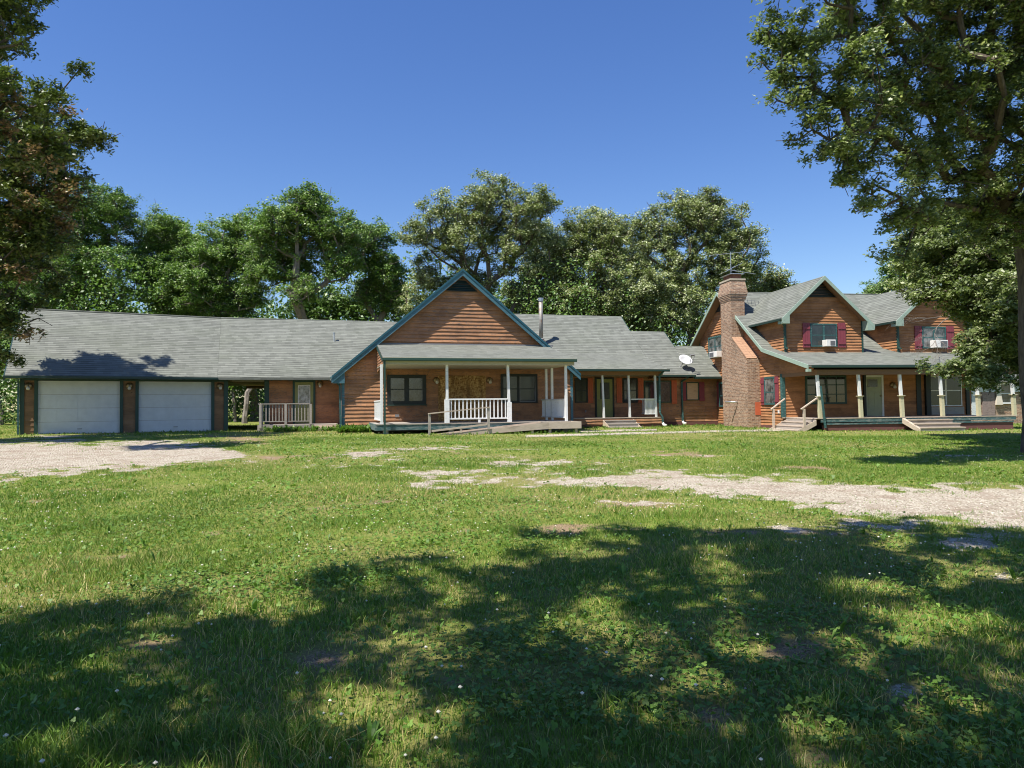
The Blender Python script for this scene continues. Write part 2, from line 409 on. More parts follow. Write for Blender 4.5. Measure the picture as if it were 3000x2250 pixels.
M = {}
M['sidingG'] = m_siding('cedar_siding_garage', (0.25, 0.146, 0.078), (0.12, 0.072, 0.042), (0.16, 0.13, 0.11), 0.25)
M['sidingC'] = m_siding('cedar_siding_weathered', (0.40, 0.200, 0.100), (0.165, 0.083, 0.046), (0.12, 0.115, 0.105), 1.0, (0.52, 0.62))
M['sidingR'] = m_siding('cedar_siding_orange', (0.385, 0.182, 0.082), (0.165, 0.076, 0.038), (0.17, 0.11, 0.08), 0.6)
M['soffit'] = m_paint('brown_beam_wood', (0.22, 0.12, 0.065), 0.75)
M['shingle'] = m_shingle('grey_green_shingles', (0.212, 0.220, 0.192), (0.150, 0.157, 0.136))
M['brick'] = m_brick('chimney_brick')
M['brickcap'] = m_paint('sloped_brick_cap', (0.42, 0.25, 0.155), 0.85, (0.25, 0.14, 0.09), 0.4)
M['bluegreen'] = m_paint('faded_blue_trim', (0.050, 0.135, 0.175), 0.6, (0.13, 0.23, 0.26), 0.4)
M['green'] = m_paint('dark_green_trim', (0.022, 0.062, 0.050), 0.5)
M['greendark'] = m_paint('dark_gutter', (0.018, 0.045, 0.038), 0.4)
M['mint'] = m_paint('pale_green_trim', (0.30, 0.39, 0.32), 0.6, (0.20, 0.28, 0.23), 0.2)
M['teal'] = m_paint('teal_window_trim', (0.032, 0.092, 0.092), 0.55, (0.14, 0.26, 0.23), 0.3)
M['black'] = m_paint('blackish_trim', (0.014, 0.020, 0.020), 0.5)
M['white'] = m_paint('white_paint', (0.74, 0.74, 0.72), 0.5, (0.40, 0.38, 0.34), 0.15)
M['whitechip'] = m_paint('chipped_white_paint', (0.74, 0.75, 0.74), 0.55, (0.42, 0.41, 0.39), 0.22)
M['beige'] = m_paint('beige_fascia', (0.44, 0.40, 0.30), 0.6, (0.30, 0.26, 0.19), 0.3)
M['yellow'] = m_paint('pale_yellow_wood', (0.50, 0.47, 0.31), 0.75, (0.34, 0.31, 0.19), 0.3)
M['garagedoor'] = m_paint('garage_door_white', (0.66, 0.68, 0.70), 0.5)
M['olive'] = m_paint('olive_door', (0.24, 0.25, 0.085), 0.45)
M['maroon'] = m_paint('maroon_shutter', (0.225, 0.045, 0.062), 0.55, (0.22, 0.06, 0.07), 0.3)
M['orange'] = m_paint('orange_shutter', (0.50, 0.115, 0.050), 0.6, (0.40, 0.10, 0.05), 0.25)
M['foundation'] = m_paint('painted_foundation', (0.15, 0.062, 0.055), 0.8, (0.09, 0.045, 0.04), 0.4)
M['concrete'] = m_paint('concrete', (0.36, 0.34, 0.30), 0.9, (0.22, 0.20, 0.17), 0.3)
M['sidewalk'] = m_paint('sidewalk_concrete', (0.42, 0.36, 0.28), 0.9, (0.34, 0.30, 0.24), 0.35, wscale=(2, 2))
M['greywood'] = m_wood('weathered_grey_wood', (0.20, 0.17, 0.14), (0.42, 0.38, 0.33))
M['palewood'] = m_wood('pale_deck_wood', (0.30, 0.235, 0.175), (0.55, 0.46, 0.37))
M['tealwood'] = m_paint('peeling_teal_boards', (0.045, 0.105, 0.108), 0.7, (0.17, 0.20, 0.19), 0.7, wscale=(2.5, 9))
M['osb'] = m_osb('strand_board')
M['plywood'] = m_wood('plywood', (0.36, 0.22, 0.13), (0.56, 0.38, 0.25))
M['glass'] = m_glass('window_glass')
M['glasslit'] = m_glass('hazy_glass', (0.015, 0.018, 0.022), (0.085, 0.095, 0.11), 0.12, 2.4)
M['curtain'] = m_glass('curtained_glass', (0.03, 0.035, 0.035), (0.26, 0.26, 0.25), 0.15, 3.5)
M['screen'] = m_glass('screened_glass', (0.005, 0.006, 0.006), (0.018, 0.019, 0.018), 0.22, 2.0)
M['doorglass'] = m_glass('bright_door_glass', (0.05, 0.06, 0.08), (0.45, 0.48, 0.52), 0.1, 5.0)
M['plastic'] = m_paint('off_white_plastic', (0.74, 0.72, 0.68), 0.4)
M['grille'] = m_paint('grey_grille', (0.22, 0.22, 0.23), 0.5)
M['steel'] = m_metal('galvanised_steel', (0.55, 0.56, 0.58), 0.35)
M['rust'] = m_metal('rusting_flue', (0.32, 0.31, 0.28), 0.6, (0.26, 0.15, 0.09), 0.35)
M['rustflash'] = m_metal('rusted_flashing', (0.36, 0.30, 0.26), 0.7, (0.38, 0.19, 0.10), 0.9)
M['lampwhite'] = m_paint('lamp_glass_white', (0.62, 0.58, 0.50), 0.25)
M['brass'] = m_metal('tarnished_brass', (0.30, 0.22, 0.12), 0.4)
M['dish'] = m_paint('dish_paint', (0.70, 0.71, 0.72), 0.35)
M['darkin'] = m_paint('dark_interior', (0.02, 0.016, 0.013), 0.9)
M['bark'] = m_bark('oak_bark')
M['barkgrey'] = m_bark('grey_bark', (0.10, 0.085, 0.07), (0.30, 0.265, 0.22))
M['deadwood'] = m_bark('dead_twigs', (0.10, 0.085, 0.07), (0.26, 0.22, 0.18))
oakcols = [(0.0, (0.065, 0.092, 0.030)), (0.45, (0.146, 0.196, 0.062)), (0.8, (0.284, 0.338, 0.135)), (1.0, (0.594, 0.621, 0.365))]
M['oak'] = m_leaf('oak_leaves', oakcols, 0.42, 0.40, 0.45)
M['silver'] = m_leaf('pale_backed_leaves', [(0.0, (0.047, 0.079, 0.017)), (0.4, (0.161, 0.208, 0.057)), (0.7, (0.382, 0.431, 0.170)), (1.0, (0.700, 0.700, 0.540))], 0.45, 0.25, 0.45)
M['green1'] = m_leaf('mid_green_leaves', [(0.0, (0.056, 0.116, 0.024)), (0.5, (0.136, 0.248, 0.054)), (0.85, (0.274, 0.387, 0.111)), (1.0, (0.515, 0.590, 0.342))], 0.45, 0.33, 0.45)
M['dark1'] = m_leaf('dark_green_leaves', [(0.0, (0.042, 0.098, 0.020)), (0.6, (0.118, 0.224, 0.043)), (1.0, (0.319, 0.447, 0.129))], 0.45, 0.2, 0.45)
M['brownleaf'] = m_leaf('browning_leaves', [(0.0, (0.046, 0.078, 0.016)), (0.4, (0.111, 0.156, 0.033)), (0.66, (0.247, 0.286, 0.078)), (0.76, (0.221, 0.130, 0.065)), (1.0, (0.390, 0.247, 0.143))], 0.45, 0.2, 0.5)
M['weed'] = m_leaf('weed_leaves', [(0.0, (0.059, 0.143, 0.016)), (0.6, (0.119, 0.242, 0.032)), (1.0, (0.238, 0.352, 0.074))], 0.5, 0.3, 0.4)
M['grass'] = m_leaf('grass_blades', [(0.0, (0.071, 0.155, 0.018)), (0.45, (0.162, 0.281, 0.032)), (0.75, (0.285, 0.398, 0.063)), (0.87, (0.473, 0.464, 0.125)), (1.0, (0.695, 0.512, 0.250))], 0.5, 0.28, 0.35)
M['clover'] = m_leaf('clover_leaves', [(0.0, (0.057, 0.132, 0.015)), (0.6, (0.133, 0.253, 0.031)), (1.0, (0.240, 0.368, 0.066))], 0.5, 0.3, 0.4)
M['flower'] = m_paint('clover_flower', (0.66, 0.62, 0.50), 0.7)
def m_ground():
    q = NT('lawn_ground'); g = q.tint('gravel'); s = q.tint('soil'); th = q.tint('thin')
    o = q.obj()
    a = q.noise(o, 9.0, 6, 0.7); b = q.noise(o, 1.1, 4, 0.6); fine = q.noise(o, 55.0, 4, 0.7)
    fb = q.noise(o, 14.0, 5, 0.75)
    g = q.ramp(q.math('ADD', g, q.math('MULTIPLY', q.math('SUBTRACT', fb, 0.5), 1.1)), [(0.42, 0.0), (0.60, 1.0)])
    s = q.ramp(q.math('ADD', s, q.math('MULTIPLY', q.math('SUBTRACT', fb, 0.5), 0.9)), [(0.30, 0.0), (0.75, 1.0)])
    grass = q.mix(q.ramp(a, [(0.3, (0.085, 0.115, 0.022)), (0.52, (0.17, 0.21, 0.038)), (0.72, (0.27, 0.265, 0.08))]), (0.25, 0.225, 0.085), q.ramp(b, [(0.42, 0.0), (0.68, 0.6)]))
    straw = q.ramp(fine, [(0.3, (0.10, 0.07, 0.035)), (0.7, (0.34, 0.26, 0.13))])
    grass = q.mix(grass, straw, q.math('MULTIPLY', th, 0.38))
    soil = q.mix(q.ramp(fine, [(0.34, (0.09, 0.060, 0.038)), (0.6, (0.36, 0.26, 0.165))]), straw, q.ramp(a, [(0.4, 0.0), (0.6, 0.7)]))
    vo = q.n('TexVoronoi', ins={'Scale': 46.0, 'Randomness': 1.0}); q.l(o, vo.inputs['Vector'])
    bw = q.n('RGBToBW'); q.l(vo.outputs['Color'], bw.inputs[0])
    gr = q.ramp(bw.outputs[0], [(0.08, (0.15, 0.12, 0.085)), (0.28, (0.35, 0.30, 0.225)), (0.62, (0.48, 0.425, 0.335)), (0.9, (0.61, 0.555, 0.455))])
    gr = q.mix(gr, (0.27, 0.195, 0.14), q.ramp(q.noise(o, 1.7, 6, 0.75), [(0.47, 0.0), (0.66, 0.8)]))
    c = q.mix(grass, soil, s); c = q.mix(c, gr, g)
    hgt = q.mix(q.math('MULTIPLY', fine, 0.6), q.math('SUBTRACT', 1.0, vo.outputs['Distance']), g)
    return q.done(q.bsdf(c, 0.95, 0.1, hgt, 0.8, 0.03).outputs[0])
M['ground'] = m_ground()

# ------------------------------------------------------------------ building helpers
def AX(axis, x, off, z): return (x, off, z) if axis == 'u' else (off, x, z)
def bx(mb, axis, x0, x1, o0, o1, z0, z1, t=0.5):
    if axis == 'u': mb.box(x0, x1, o0, o1, z0, z1, t)
    else: mb.box(o0, o1, x0, x1, z0, z1, t)
def xint(poly, z):
    xs = []
    n = len(poly)
    for k in range(n):
        (x0, z0), (x1, z1) = poly[k], poly[(k + 1) % n]
        if (z0 <= z < z1) or (z1 <= z < z0): xs.append(x0 + (x1 - x0) * (z - z0) / (z1 - z0))
    return (min(xs), max(xs)) if len(xs) >= 2 else None
def siding(mb, axis, poly, off, ex, t=0.024, wav=0.006):
    """lapped boards over a wall outline; the wall faces -off"""
    z0 = min(p[1] for p in poly); z1 = max(p[1] for p in poly); k = 0
    while z0 + k * ex < z1 - 0.02:
        a = z0 + k * ex; b = min(a + ex + 0.004, z1 - 0.002); k += 1
        ia = xint(poly, a + 0.001); ib = xint(poly, b)
        if not ia: continue
        if not ib: m = (ia[0] + ia[1]) / 2; ib = (m, m + 0.001)
        L = ia[1] - ia[0]; n = max(1, int(L / 0.5)); jit = [(random.uniform(-wav, wav), random.uniform(-0.004, 0.006)) for _ in range(n + 1)]
        butts = sorted(random.sample(range(1, n), min(n - 1, int(L / 3.5)))) if n > 1 else []
        tt = random.random()
        for j in range(n):
            if j in butts: tt = random.random()
            f0, f1 = j / n, (j + 1) / n
            xa0 = ia[0] + L * f0; xa1 = ia[0] + L * f1; xb0 = ib[0] + (ib[1] - ib[0]) * f0; xb1 = ib[0] + (ib[1] - ib[0]) * f1
            za0 = a + jit[j][0]; za1 = a + jit[j + 1][0]; o0 = off - t - jit[j][1]; o1 = off - t - jit[j + 1][1]
            q = [AX(axis, xa0, o0, za0), AX(axis, xa1, o1, za1), AX(axis, xb1, off - 0.003, b), AX(axis, xb0, off - 0.003, b)]
            u = [AX(axis, xa0, off, za0), AX(axis, xa1, off, za1), AX(axis, xa1, o1, za1), AX(axis, xa0, o0, za0)]
            if axis == 'v': q.reverse(); u.reverse()
            mb.face(q, tt); mb.face(u, tt)
def window(parent, axis, x0, x1, z0, z1, off, frame, glass, cols=(), rows=(), trim=0.07, proud=0.05, bar=0.045, sill=None, label=None, name='window', flat=False):
    f = MB(); o0 = off - proud
    bx(f, axis, x0, x1, o0, off + 0.02, z0, z0 + trim); bx(f, axis, x0, x1, o0, off + 0.02, z1 - trim, z1)
    bx(f, axis, x0, x0 + trim, o0 + 0.002, off + 0.02, z0 + trim, z1 - trim); bx(f, axis, x1 - trim, x1, o0 + 0.002, off + 0.02, z0 + trim, z1 - trim)
    for c in cols:
        x = x0 + (x1 - x0) * c; bx(f, axis, x - bar, x + bar, o0 + 0.008, off + 0.01, z0 + trim, z1 - trim)
    xs = [x0 + trim] + [x0 + (x1 - x0) * c for c in cols] + [x1 - trim]
    for r_ in rows:
        z = z0 + (z1 - z0) * r_; bx(f, axis, x0 + trim, x1 - trim, o0 + 0.014, off + 0.008, z - 0.022, z + 0.022)
    w = f.build(name, frame, parent, label)
    g = MB(); bx(g, axis, x0 + trim * 0.5, x1 - trim * 0.5, off - 0.030 + (0.012 if proud < 0.045 else 0), off + 0.005, z0 + trim * 0.5, z1 - trim * 0.5)
    g.build('pane', glass, parent if flat else w)
    if sill:
        s = MB(); bx(s, axis, x0 - 0.04, x1 + 0.04, o0 - 0.05, off, z0 - 0.05, z0 - 0.002); s.build('sill', sill, w)
    return w
def shutter(parent, axis, x0, x1, z0, z1, off, mat, battens=(0.12, 0.82)):
    f = MB(); n = 3; w = (x1 - x0) / n
    for k in range(n): bx(f, axis, x0 + k * w + 0.004, x0 + (k + 1) * w - 0.004, off - 0.045, off, z0, z1, random.random())
    for b in battens:
        z = z0 + (z1 - z0) * b; bx(f, axis, x0 + 0.004, x1 - 0.004, off - 0.072, off - 0.045, z - 0.06, z + 0.06)
    return f.build('shutter', mat, parent)
def lamp(parent, axis, x, z, off, metal=None):
    b = MB(); Mx = Matrix(((1, 0, 0), (0, 0, 1), (0, -1, 0))) if axis == 'u' else Matrix.Identity(3)
    c = AX(axis, x, off - 0.03, z)
    b.lathe([(0.0, 0.0), (0.13, 0.0), (0.15, 0.02), (0.10, 0.05), (0.04, 0.07), (0.0, 0.07)], c, 16, M=Matrix(((1, 0, 0), (0, 0, -1), (0, 1, 0))))
    b.tube([AX(axis, x, off - 0.08, z), AX(axis, x, off - 0.17, z + 0.05), AX(axis, x, off - 0.19, z - 0.02)], 0.016, 6)
    l_ = b.build('wall_lamp', metal or M['brass'], parent, smooth=True)
    s = MB(); cc = AX(axis, x, off - 0.19, z - 0.09)
    s.lathe([(0.0, -0.09), (0.055, -0.075), (0.075, -0.02), (0.06, 0.04), (0.03, 0.07), (0, 0.07)], cc, 12)
    s.build('lamp_shade', M['lampwhite'], l_, smooth=True)
    return l_
def door(parent, x0, x1, z0, z1, off, panelmat, trimmat, glass, gx, gz, cols, rows, glassframe, handle_side=-1, label=None):
    f = MB(); t = 0.10
    f.box(x0 - t, x0, off - 0.055, off + 0.02, z0, z1 + t); f.box(x1, x1 + t, off - 0.055, off + 0.02, z0, z1 + t); f.box(x0, x1, off - 0.053, off + 0.02, z1, z1 + t)
    f.box(x0 - t, x1 + t, off - 0.09, off + 0.02, z0 - 0.04, z0 - 0.002)
    d = f.build('door', trimmat, parent, label)
    p = MB(); p.box(x0, x1, off - 0.035, off + 0.01, z0, z1)
    w = x1 - x0
    for k in range(2):
        a = x0 + w * (0.14 + 0.39 * k); p.box(a, a + w * 0.33, off - 0.043, off - 0.035, z0 + 0.2, z0 + (gz[0] - z0) * 0.82)
    p.build('door_panel', panelmat, d)
    window(d, 'u', gx[0], gx[1], gz[0], gz[1], off - 0.035, glassframe, glass, cols, rows, trim=0.03, proud=0.022, bar=0.009, name='door_window', flat=True)
    h = MB(); hx = x0 + 0.07 if handle_side < 0 else x1 - 0.07
    h.lathe([(0, 0), (0.03, 0.0), (0.03, 0.01), (0.012, 0.02), (0.012, 0.04), (0.032, 0.055), (0.03, 0.075), (0, 0.08)], (hx, off - 0.035, z0 + 0.98), 10, M=Matrix(((1, 0, 0), (0, 0, -1), (0, 1, 0))))
    h.build('handle', M['brass'], d, smooth=True)
    return d
def gutter(parent, x0, x1, y, z, mat, r=0.065, name='gutter', lip=None):
    g = MB(); prof = [(-r, 0.0), (-r * 1.15, 0.02), (-r * 1.1, 0.115), (r, 0.115), (r, 0.0)]
    g.prism([(y + p, z + q) for p, q in prof], 'x', x0, x1)
    o = g.build(name, mat, parent)
    if lip is not None:
        l_ = MB(); l_.box(x0 + 0.02, x1 - 0.02, y - r * 1.0, y + r, z + 0.117, z + 0.137)
        l_.build('drip_edge', lip, parent)
    return o
def downspout(parent, pts, mat, w=0.075, elbow=None):
    g = MB()
    for a, b in zip(pts[:-1], pts[1:]): g.beam(a, b, w, w * 0.8)
    o = g.build('downspout', mat, parent)
    if elbow:
        e = MB(); e.tube([pts[-1], Vector(pts[-1]) + Vector((0.02, -0.05, -0.08)), Vector(pts[-1]) + Vector((0.08, -0.22, -0.13))], 0.075, 10)
        e.build('spout_elbow', elbow, o, smooth=True)
    return o
def railing(parent, p0, p1, zb, zt, n, mat, rail=(0.09, 0.045), bal=0.038, slope=0.0, name='railing', extra=None):
    p0 = Vector((p0[0], p0[1], 0)); p1 = Vector((p1[0], p1[1], 0)); up = Vector((0, 0, 1))
    t = MB(); t.beam(p0 + up * zt, p1 + up * (zt + slope), rail[0], rail[1]); o = t.build(name, mat, parent)
    b = MB(); b.beam(p0 + up * zb, p1 + up * (zb + slope), rail[1] * 1.6, rail[1]); b.build('bottom_rail', mat, o)
    for k in range(n):
        f = (k + 0.5) / n; c = p0.lerp(p1, f); m = MB(); e = (p1 - p0).normalized() * bal / 2; s = Vector((-e.y, e.x, 0))
        dz = slope * f; ln = random.uniform(-0.01, 0.01)
        z0 = zb + dz + 0.02; z1 = zt + dz - 0.02
        A = c + e * ln * 10
        m.hexa([c - e - s + up * z0, c + e - s + up * z0, c + e + s + up * z0, c - e + s + up * z0, A - e - s + up * z1, A + e - s + up * z1, A + e + s + up * z1, A - e + s + up * z1], random.random())
        m.build('baluster', mat, o)
    return o
def rake(mb, p, q, h, w=0.05, dz=0.0):
    p = Vector(p); q = Vector(q); d = q - p
    up = Vector((0, 0, 1))
    n = Vector((w, 0, 0)) if abs(d.x) < 1e-4 else Vector((0, w, 0))
    a = Vector((0, 0, -h))
    mb.hexa([p + a, q + a, q + a + n, p + a + n, p, q, q + n, p + n])

# ================================================================== GARAGE WING
gar = frame_thing('garage_wing', 'long low garage wing with two white doors under a grey shingle roof', 'garage', G)
zb = 0.50; ZE = 3.10; ZR = 6.42; VR = 4.4; SL = (ZR - ZE) / (VR + 0.6)
def groof(v): return ZE + SL * (v + 0.6) if v < VR else ZR - SL * (v - VR)
b = MB(); b.prism([(0.12, zb), (8.7, zb), (8.7, groof(8.7) - 0.14), (VR, ZR - 0.14), (0.12, groof(0.12) - 0.14)], 'x', -8.0, -0.03, 0.4)
# front piers, side walls in lapped cedar
dl = (G.at(111, 1200)[0], G.at(351, 1200)[0]); dr = (G.at(406, 1200)[0], G.at(619, 1200)[0])
for a, c_ in ((-8.05, dl[0] - 0.10), (dl[1] + 0.12, dr[0] - 0.12), (dr[1] + 0.12, 0.0)):
    b.box(a, c_, 0.0, 0.14, zb + 0.06, 3.06, 0.4)
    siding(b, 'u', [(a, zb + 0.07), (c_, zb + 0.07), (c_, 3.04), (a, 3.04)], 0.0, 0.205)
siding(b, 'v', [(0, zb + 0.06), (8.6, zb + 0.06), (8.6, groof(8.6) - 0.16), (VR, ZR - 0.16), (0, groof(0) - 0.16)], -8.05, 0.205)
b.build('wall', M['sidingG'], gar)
f = MB(); f.box(-8.09, 0.03, -0.045, 8.72, 0.3, zb + 0.06); f.build('foundation', M['concrete'], gar)
for a, w in ((-8.09, 0.15), (dl[0] - 0.13, 0.13), (dl[1], 0.13), (dr[0] - 0.13, 0.13), (dr[1], 0.13), (-0.16, 0.19)): f = MB(); f.box(a, a + w, -0.06, 0.16, zb + 0.065, 2.89); f.build('trim', M['green'], gar)
f = MB()
f.box(-8.09, 0.03, -0.066, 0.1, 2.892, 3.045)
f.build('trim', M['green'], gar)
for (x0, x1) in (dl, dr):
    d = MB(); H = (2.885 - 0.54) / 4
    for k in range(4):
        z0 = 0.54 + k * H
        d.box(x0, x1, 0.06, 0.11, z0 + 0.004, z0 + H - 0.004, 0.5)
        for j in range(4):
            w = (x1 - x0) / 4; d.box(x0 + j * w + 0.09, x0 + (j + 1) * w - 0.09, 0.046, 0.062, z0 + 0.10, z0 + H - 0.10, 0.6)
    g = d.build('garage_door', M['garagedoor'], gar)
    e = MB(); e.box((x0 + x1) / 2 - 0.09, (x0 + x1) / 2 + 0.09, 0.03, 0.05, 0.80, 0.83); e.build('handle', M['grille'], g)
    e = MB(); e.box(x0, x1, 0.045, 0.11, 0.50, 0.538); e.build('door_seal', M['black'], g)
lm = [lamp(gar, 'u', G.at(px, 1131)[0], G.at(px, 1131)[1], -0.03) for px in (84, 379, 644)]
b = MB()
b.slab([(-8.55, -0.66, ZE - 0.04), (-0.52, -0.66, ZE - 0.04), (0.24, VR, ZR), (-8.55, VR, ZR)], 0.11)
b.slab([(-8.55, VR + 0.002, ZR), (0.24, VR + 0.002, ZR), (1.0, 9.4, ZE), (-8.55, 9.4, ZE)], 0.11)
b.tube([(-8.56, VR, ZR + 0.0), (0.24, VR, ZR + 0.0)], 0.05, 6)
rf = b.build('roof', M['shingle'], gar)
f = MB(); rake(f, (-8.60, -0.66, ZE - 0.05), (-8.60, VR, ZR - 0.01), 0.2); rake(f, (-8.60, VR + 0.003, ZR - 0.01), (-8.60, 9.4, ZE - 0.01), 0.2)
f.box(-8.55, -0.5, -0.56, -0.02, ZE - 0.145, ZE - 0.115); f.build('fascia', M['greendark'], gar)
gutter(gar, -8.58, -0.50, -0.70, ZE - 0.15, M['greendark'])
downspout(gar, [(-8.16, -0.66, 3.0), (-8.14, -0.10, 2.8), (-8.14, -0.08, 0.6)], M['teal'])

# ================================================================== MAIN RANCH HOUSE
ran = frame_thing('ranch_house', 'long single storey cedar house with a big front gable and shallow porch roof', 'house', C)
zf = 0.50
# wing between garage and gable
EZ = 3.10; ES = 0.69
j0 = C.loc(*G.w(-0.52, -0.66)); j1 = C.loc(*G.w(0.24, VR)); j2 = C.loc(*G.w(1.0, 9.4))
b = MB()
b.slab([(j0[0] + .005, j0[1], ZE - 0.035), (-8.2, -0.66, 3.10), (-4.5, 4.2, 6.44), (j1[0] + .005, j1[1], ZR + .004)], 0.11)
b.slab([(j1[0] + .005, j1[1] + .002, ZR + .004), (-4.5, 4.202, 6.44), (-4.5, 9.2, 3.1), (j2[0], j2[1], ZE)], 0.11)
b.tube([(j1[0], j1[1], ZR), (-5.5, 4.2, 6.44)], 0.05, 6)
ridge_roof = b.build('roof', M['shingle'], ran)
uo0, uo1 = C.at(670, 1180)[0], C.at(776, 1180)[0]
b = MB()
b.prism([(0.1, zf), (8.4, zf), (8.4, 3.55), (4.2, 6.28), (0.1, 3.42)], 'x', uo1 + 0.02, -5.0, 0.4)
b.box(uo1, -8.9, 0, 0.1, zf + 0.2, 3.10, 0.4)
siding(b, 'u', [(uo1, 0.86), (-8.9, 0.86), (-8.9, 3.06), (uo1, 3.06)], 0.0, 0.175, 0.03)
b.prism([(0.1, 2.96), (8.4, 2.96), (8.4, 3.55), (4.2, 6.28), (0.1, 3.42)], 'x', j0[0] + 0.35, uo1 + 0.019, 0.4)   # loft over the open passage
wall_main = b
f = MB(); f.box(j0[0] + 0.5, uo1 + 0.0, -0.04, 0.10, 2.93, 3.06); f.build('passage_beam', M['beige'], ran)
f = MB(); f.box(j0[0] + 0.4, uo1, 8.3, 8.42, 2.80, 2.96)
f.build('passage_beam', M['beige'], ran)
f = MB(); f.box(uo1 - 0.02, uo1 + 0.20, -0.05, 0.13, 0.5, 3.05); f.build('corner_board', M['green'], ran); f = MB(); f.box(uo1 - 0.02, uo1 + 0.1, 8.32, 8.45, 0.5, 3.0); f.build('corner_board', M['green'], ran)
gutter(ran, j0[0] + 0.03, -9.35, -0.70, 2.95, M['greendark'])
f = MB(); f.box(j0[0] + 0.1, -9.1, -0.58, -0.03, 2.985, 3.02); f.build('soffit', M['beige'], ran)
dx0, dx1 = C.at(864, 1180)[0], C.at(918, 1180)[0]; dz0, dz1 = 0.86, C.at(890, 1120)[1]
gx = (C.at(873, 1150)[0], C.at(909, 1150)[0]); gz = (C.at(890, 1185)[1], C.at(890, 1128)[1])
door(ran, dx0, dx1, dz0, dz1, -0.03, M['olive'], M['green'], M['doorglass'], gx, gz, (1 / 3, 2 / 3), (1 / 3, 2 / 3), M['white'], 1, 'olive door with nine bright panes')
lamp(ran, 'u', *C.at(938, 1125), -0.03)

# gable block
VG = -3.9; AU, AZ = -3.50, 8.0; GL, GR = -8.99, 1.97; TS = 0.843
def gz_(u): return AZ - TS * abs(u - AU)
b = wall_main
gp = [(GL, zf), (GR, zf), (GR, gz_(GR) - 0.16), (AU, AZ - 0.16), (GL, gz_(GL) - 0.16)]
b.prism(gp, 'y', VG + 0.02, 6.4, 0.4)
siding(b, 'u', [(GL, 0.66), (GR, 0.66), (GR, gz_(GR) - 0.14), (AU, AZ - 0.14), (GL, gz_(GL) - 0.14)], VG, 0.172, 0.044, 0.010)
f = MB(); f.box(GL - 0.02, GR + 0.02, VG - 0.035, VG + 0.3, 0.2, 0.655); f.box(GL - 0.02, GL + 0.3, VG, 0, 0.2, 0.655); f.box(GR, 12.7, -0.04, 0.3, 0.2, 0.60)
f.box(2.6, 7.85, -1.86, -1.5, 0.2, 0.66); f.box(uo1, -8.9, -0.03, 0.3, 0.2, 0.8)
f.build('foundation', M['foundation'], ran)
VO = VG - 0.29
def tip(u): return (u, gz_(u))
tl, tr = tip(-9.46), tip(2.30)
b2 = MB()
b2.slab([(tl[0], VO, tl[1]), (AU, VO, AZ), (AU, 7.0, AZ), (tl[0], 7.0, tl[1])][::-1], 0.09)
b2.slab([(AU + .002, VO, AZ), (tr[0], VO, tr[1]), (tr[0], 7.0, tr[1]), (AU + .002, 7.0, AZ)][::-1], 0.09)
b2.build('gable_roof', M['shingle'], ran)
f = MB()
for s, (tx, tz) in ((-1, tl), (1, tr)):
    rake(f, (AU, VO - 0.045, AZ + 0.02), (tx, VO - 0.045, tz + 0.02), 0.30, 0.04)
f.build('rake_board', M['bluegreen'], ran)
f = MB()
for s, (tx, tz) in ((-1, tl), (1, tr)):
    rake(f, (AU, VO - 0.075, AZ + 0.04), (tx, VO - 0.075, tz + 0.04), 0.11, 0.028)
f.build('rake_trim', m_paint('dark_blue_trim', (0.020, 0.090, 0.125), 0.5, (0.06, 0.16, 0.19), 0.3), ran)
f = MB(); f.hexa([(tl[0] + 0.06, VO, tl[1] - 0.28), (GL + 0.10, VO, tl[1] - 0.28), (GL + 0.10, VG, tl[1] - 0.28), (tl[0] + 0.06, VG, tl[1] - 0.28),
                  (tl[0] + 0.06, VO, tl[1] - 0.02), (GL + 0.10, VO, tl[1] + 0.32), (GL + 0.10, VG, tl[1] + 0.32), (tl[0] + 0.06, VG, tl[1] - 0.02)])
f.build('eave_return', M['bluegreen'], ran)
for u in (GL - 0.03, GR - 0.10): f = MB(); f.box(u, u + 0.13, VG - 0.045, VG + 0.2, 0.66, 3.2); f.build('corner_board', M['bluegreen'], ran)
# louvred vent in the peak
vb = C.at(1350, 855, VG)[1]; hw = (AZ - 0.33 - vb) / TS
f = MB(); f.prism([(AU - hw, vb), (AU + hw, vb), (AU, AZ - 0.33)], 'y', VG - 0.032, VG - 0.01)
z = vb + 0.02
while z < AZ - 0.5:
    w = (AZ - 0.36 - z) / TS
    if w > 0.08: f.hexa([(AU - w, VG - 0.10, z), (AU + w, VG - 0.10, z), (AU + w, VG - 0.03, z + 0.05), (AU - w, VG - 0.03, z + 0.05), (AU - w, VG - 0.10, z + 0.015), (AU + w, VG - 0.10, z + 0.015), (AU + w, VG - 0.03, z + 0.065), (AU - w, VG - 0.03, z + 0.065)])
    z += 0.085
f.build('gable_vent', m_paint('blue_black_louvre', (0.012, 0.040, 0.052), 0.6), ran)
